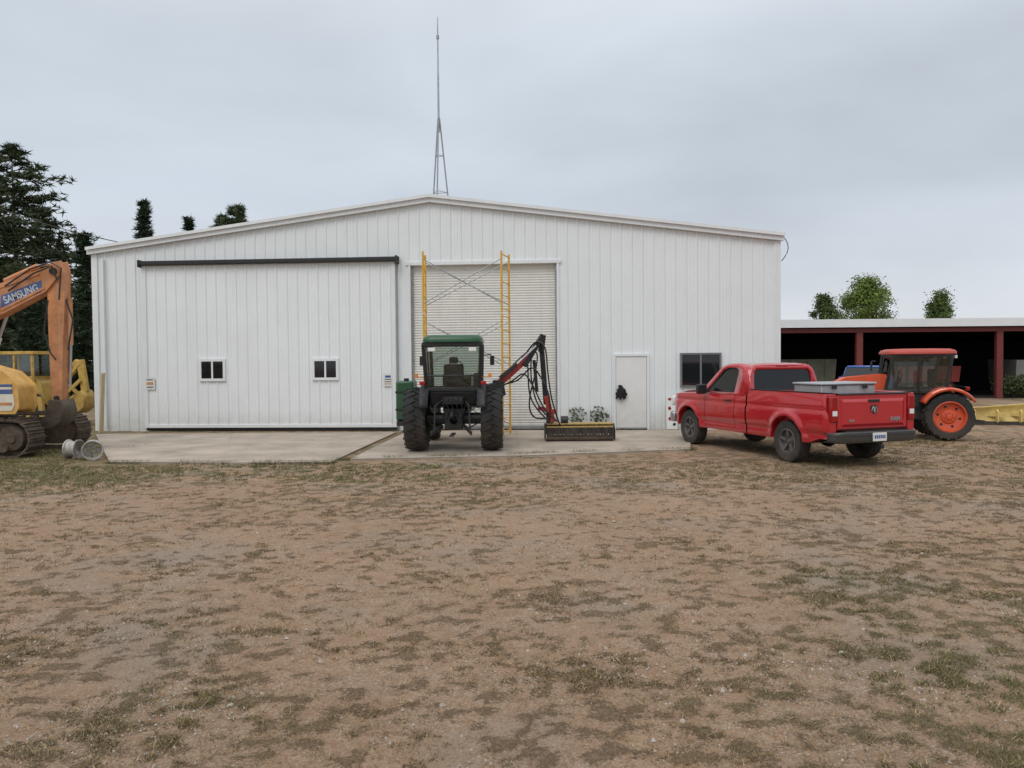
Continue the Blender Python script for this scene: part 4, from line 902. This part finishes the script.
for px,py,rz,lab in((74,458.5,35,'grey steel wheel rim lying on its edge beside the excavator track, nearer the track'),(93,459.5,-25,'round grey steel wheel rim on the grass, rightmost of the two')):
    p=ground(px,py); o=thing('steel_rim',lab,'wheel rim',(p.x,p.y,.0),R(rz+50),None)
    m=MB(); m.lathe([(.185,-.125),(.205,-.12),(.20,-.10),(.178,-.09),(.160,-.04),(.160,.04),(.178,.09),(.20,.10),(.205,.12),(.185,.125)],28,(0,0,.20)); m.build('barrel',WORN,o,solid=.008)
    m=MB()
    m.lathe([(.085,.0),(.05,-.015),(.045,-.015)],20,(0,0,.20))
    for k in range(5):
        a=k*1.2566; m.bar((math.cos(a)*.08,.0,.20+math.sin(a)*.08),(math.cos(a)*.16,.01,.20+math.sin(a)*.16),.07,.012,up=(0,1,0))
    m.build('disc',WORN,o,solid=.01)
# ------------------------------------------------------------ trees
def conifer(px,top_px,Y,wpx,style,label,name='pine_tree',base=0.12,seed=1,dens=1.,group=None,lf=1.):
    random.seed(seed); P0=at(px,top_px,Y); Hh=P0.z; rad=wpx/2*Y/F
    t=thing(name,label,'tree',(P0.x,Y,0),0,group)
    lean=U(-.02,.02)
    m=MB(); m.tube([(0,0,-.1),(lean*Hh*.3,0,Hh*.3),(lean*Hh*.6,0,Hh*.65),(lean*Hh,0,Hh*.98)],[Hh*.014+.03,Hh*.011+.02,Hh*.007,.015],8)
    mc=MB(); n=int((90 if style=='spruce' else 60)*dens)
    for i in range(n):
        f=base+(1-base)*(i+U(0,.8))/n; z=Hh*f; g=(1-f)/(1-base)
        if style=='spruce': Lb=rad*(g**.8)*U(.75,1.1)+.15
        else: Lb=rad*min(1,(.35+1.6*g))*(U(.35,1.15))*(1 if g>.10 else g/.10*.6+.4)
        a=i*2.39996+U(-.5,.5); dr=-.22 if style=='spruce' else U(-.1,.3)
        x0=lean*Hh*f; d=Vector((math.cos(a),math.sin(a),0)); tip=Vector((x0,0,z))+d*Lb+Vector((0,0,dr*Lb))
        mid=Vector((x0,0,z)).lerp(tip,.5)+Vector((0,0,.04*Lb))
        m.tube([(x0,0,z),mid,tip],[.015+.010*Lb,.01+.006*Lb,.006],4)
        k=int((12 if style=='spruce' else 13)+Lb*10)
        for j in range(k):
            s=U(.12,1.03) if style=='spruce' else U(.4,1.08); c=Vector((x0,0,z)).lerp(tip,s); spr=(.2 if style=='spruce' else .24)*Lb*(1.1-.4*s)+.12
            c+=Vector((U(-spr,spr),U(-spr,spr),U(-.3,.45)*spr*(1.2 if style=='spruce' else .75)))
            for q in range(8):
                v=Vector((U(-1,1),U(-1,1),U(-.45,.6))).normalized()*U(.16,.36)*lf; e_=v.cross(Vector((U(-1,1),U(-1,1),U(-1,1)))).normalized()*U(.022,.045)*lf
                mc.add([c-e_,c+e_,c+v],[(0,1,2)])
    m.build('trunk',BARK,t); mc.build('crown',SPRUCE if style=='spruce' else PINE,t)
    return t
def broadleaf(px,top_px,Y,wpx,label,mt,seed=1,cz=.45,name='leafy_tree',n=34,lf=.09,per=240,cone=0):
    random.seed(seed); P0=at(px,top_px,Y); Hh=P0.z; rad=wpx/2*Y/F
    t=thing(name,label,'tree',(P0.x,Y,0)); m=MB(); m.tube([(0,0,-.1),(.05,0,Hh*.3),(.0,.05,Hh*.8)],[.16,.12,.03],8); mc=MB()
    for i in range(n):
        z=U(-.6,1)**1; a=U(0,6.283)
        env=math.sqrt(max(.04,1-max(0,z)**2)) if not cone else max(.08,(1-max(0,z)))**(.5+cone)
        env*=.72+.28*math.sin(a*2.3+seed)
        r=env*random.random()**.4
        c=Vector((math.cos(a)*r*rad,math.sin(a)*r*rad,Hh*cz+z*Hh*(1-cz)*U(.82,.96))); m.tube([(0,0,Hh*.3),c*.6+Vector((0,0,Hh*.12)),c],[.05,.03,.01],4)
        s=rad*U(.14,.28)
        for _ in range(per):
            v=Vector((random.gauss(0,1),random.gauss(0,1),random.gauss(0,.7)))*s*.6; p=c+v
            d=Vector((U(-1,1),U(-1,1),U(-1,1))).normalized()*lf*U(.6,1.3); e=d.cross(Vector((U(-1,1),U(-1,1),U(-1,1)))).normalized()*lf*.5
            mc.add([p-d,p+e,p+d,p-e],[(0,1,2,3)])
    m.build('trunk',BARK,t); mc.build('crown',mt,t); return t
conifer(14,146,46,116,'pine','tall dark pine with a ragged open crown at the left edge, tallest of all',seed=3,base=.2,dens=1.45,lf=1.35)
conifer(-22,160,42,90,'pine','dark pine cut off by the left edge beside the tallest pine',seed=4,base=.15,dens=1.3,lf=1.3)
conifer(44,208,50,50,'pine','dark pine with a rounded head just right of the tallest pine',seed=14,base=.12,dens=1.2,lf=1.35)
conifer(83,234,41,36,'spruce','narrow dark spruce between the excavator boom and the building','spruce_tree',.02,5,1.,None,1.2)
conifer(58,262,47,60,'spruce','dark spruce behind the excavator stick','spruce_tree',.02,6,1.1,None,1.4)
conifer(12,258,50,84,'spruce','broad dark spruce behind the excavator boom','spruce_tree',.02,8,1.1,None,1.4)
conifer(34,300,38,50,'spruce','short dark spruce between the backhoe and the taller spruces','spruce_tree',.02,9,1.,None,1.3)
conifer(143,201,58,46,'spruce','pointed conifer top showing above the left roof slope','spruce_tree',.1,10,1.0,None,1.5)
conifer(189,217,60,20,'spruce','tiny conifer tip above the left roof slope','spruce_tree',.1,11,.9,None,1.4)
conifer(238,207,60,54,'pine','rounded pine top showing above the middle of the left roof slope','pine_tree',.3,12,1.5,None,1.5)
conifer(219,215,62,26,'pine','smaller pine top just left of the rounded pine above the roof','pine_tree',.3,15,1.2,None,1.5)
broadleaf(824,291,60,46,'dark green thin tree behind the shed, leftmost of the three',BROAD2,21,n=60,cone=.2)
broadleaf(867,276,56,70,'bright green bushy tree rising behind the shed roof, the largest of the three there',BROAD,22,n=120,per=230)
broadleaf(940,290,60,52,'mid green pointed tree behind the shed roof, rightmost of the three',leafmat('mid_leaves',(.07,.10,.034),(.10,.14,.044),(.135,.18,.055)),23,n=80,cone=.25)
for k,(px,tp) in enumerate(((1080,300),(1150,285))): conifer(px,tp,62,60,'spruce',('dark spruce beyond the right edge','taller dark spruce beyond the right edge')[k],'spruce_tree',.05,30+k,.6,None,1.5)
random.seed(77); p=ground(1014,398); o=thing('bush','green leafy bush in front of the right end post of the shed','bush',(p.x,p.y,0)); m=MB()
for k in range(14): leafball(U(-.6,.6),U(-.4,.4),U(.25,.9),.32,.26,120,.07,m)
m.build('leaves',BROAD2,o)
for k in range(6): m=MB(); m.tube([(0,0,0),(U(-.5,.5),U(-.3,.3),U(.5,.9))],.015,5); m.build('stem',BARK,o)
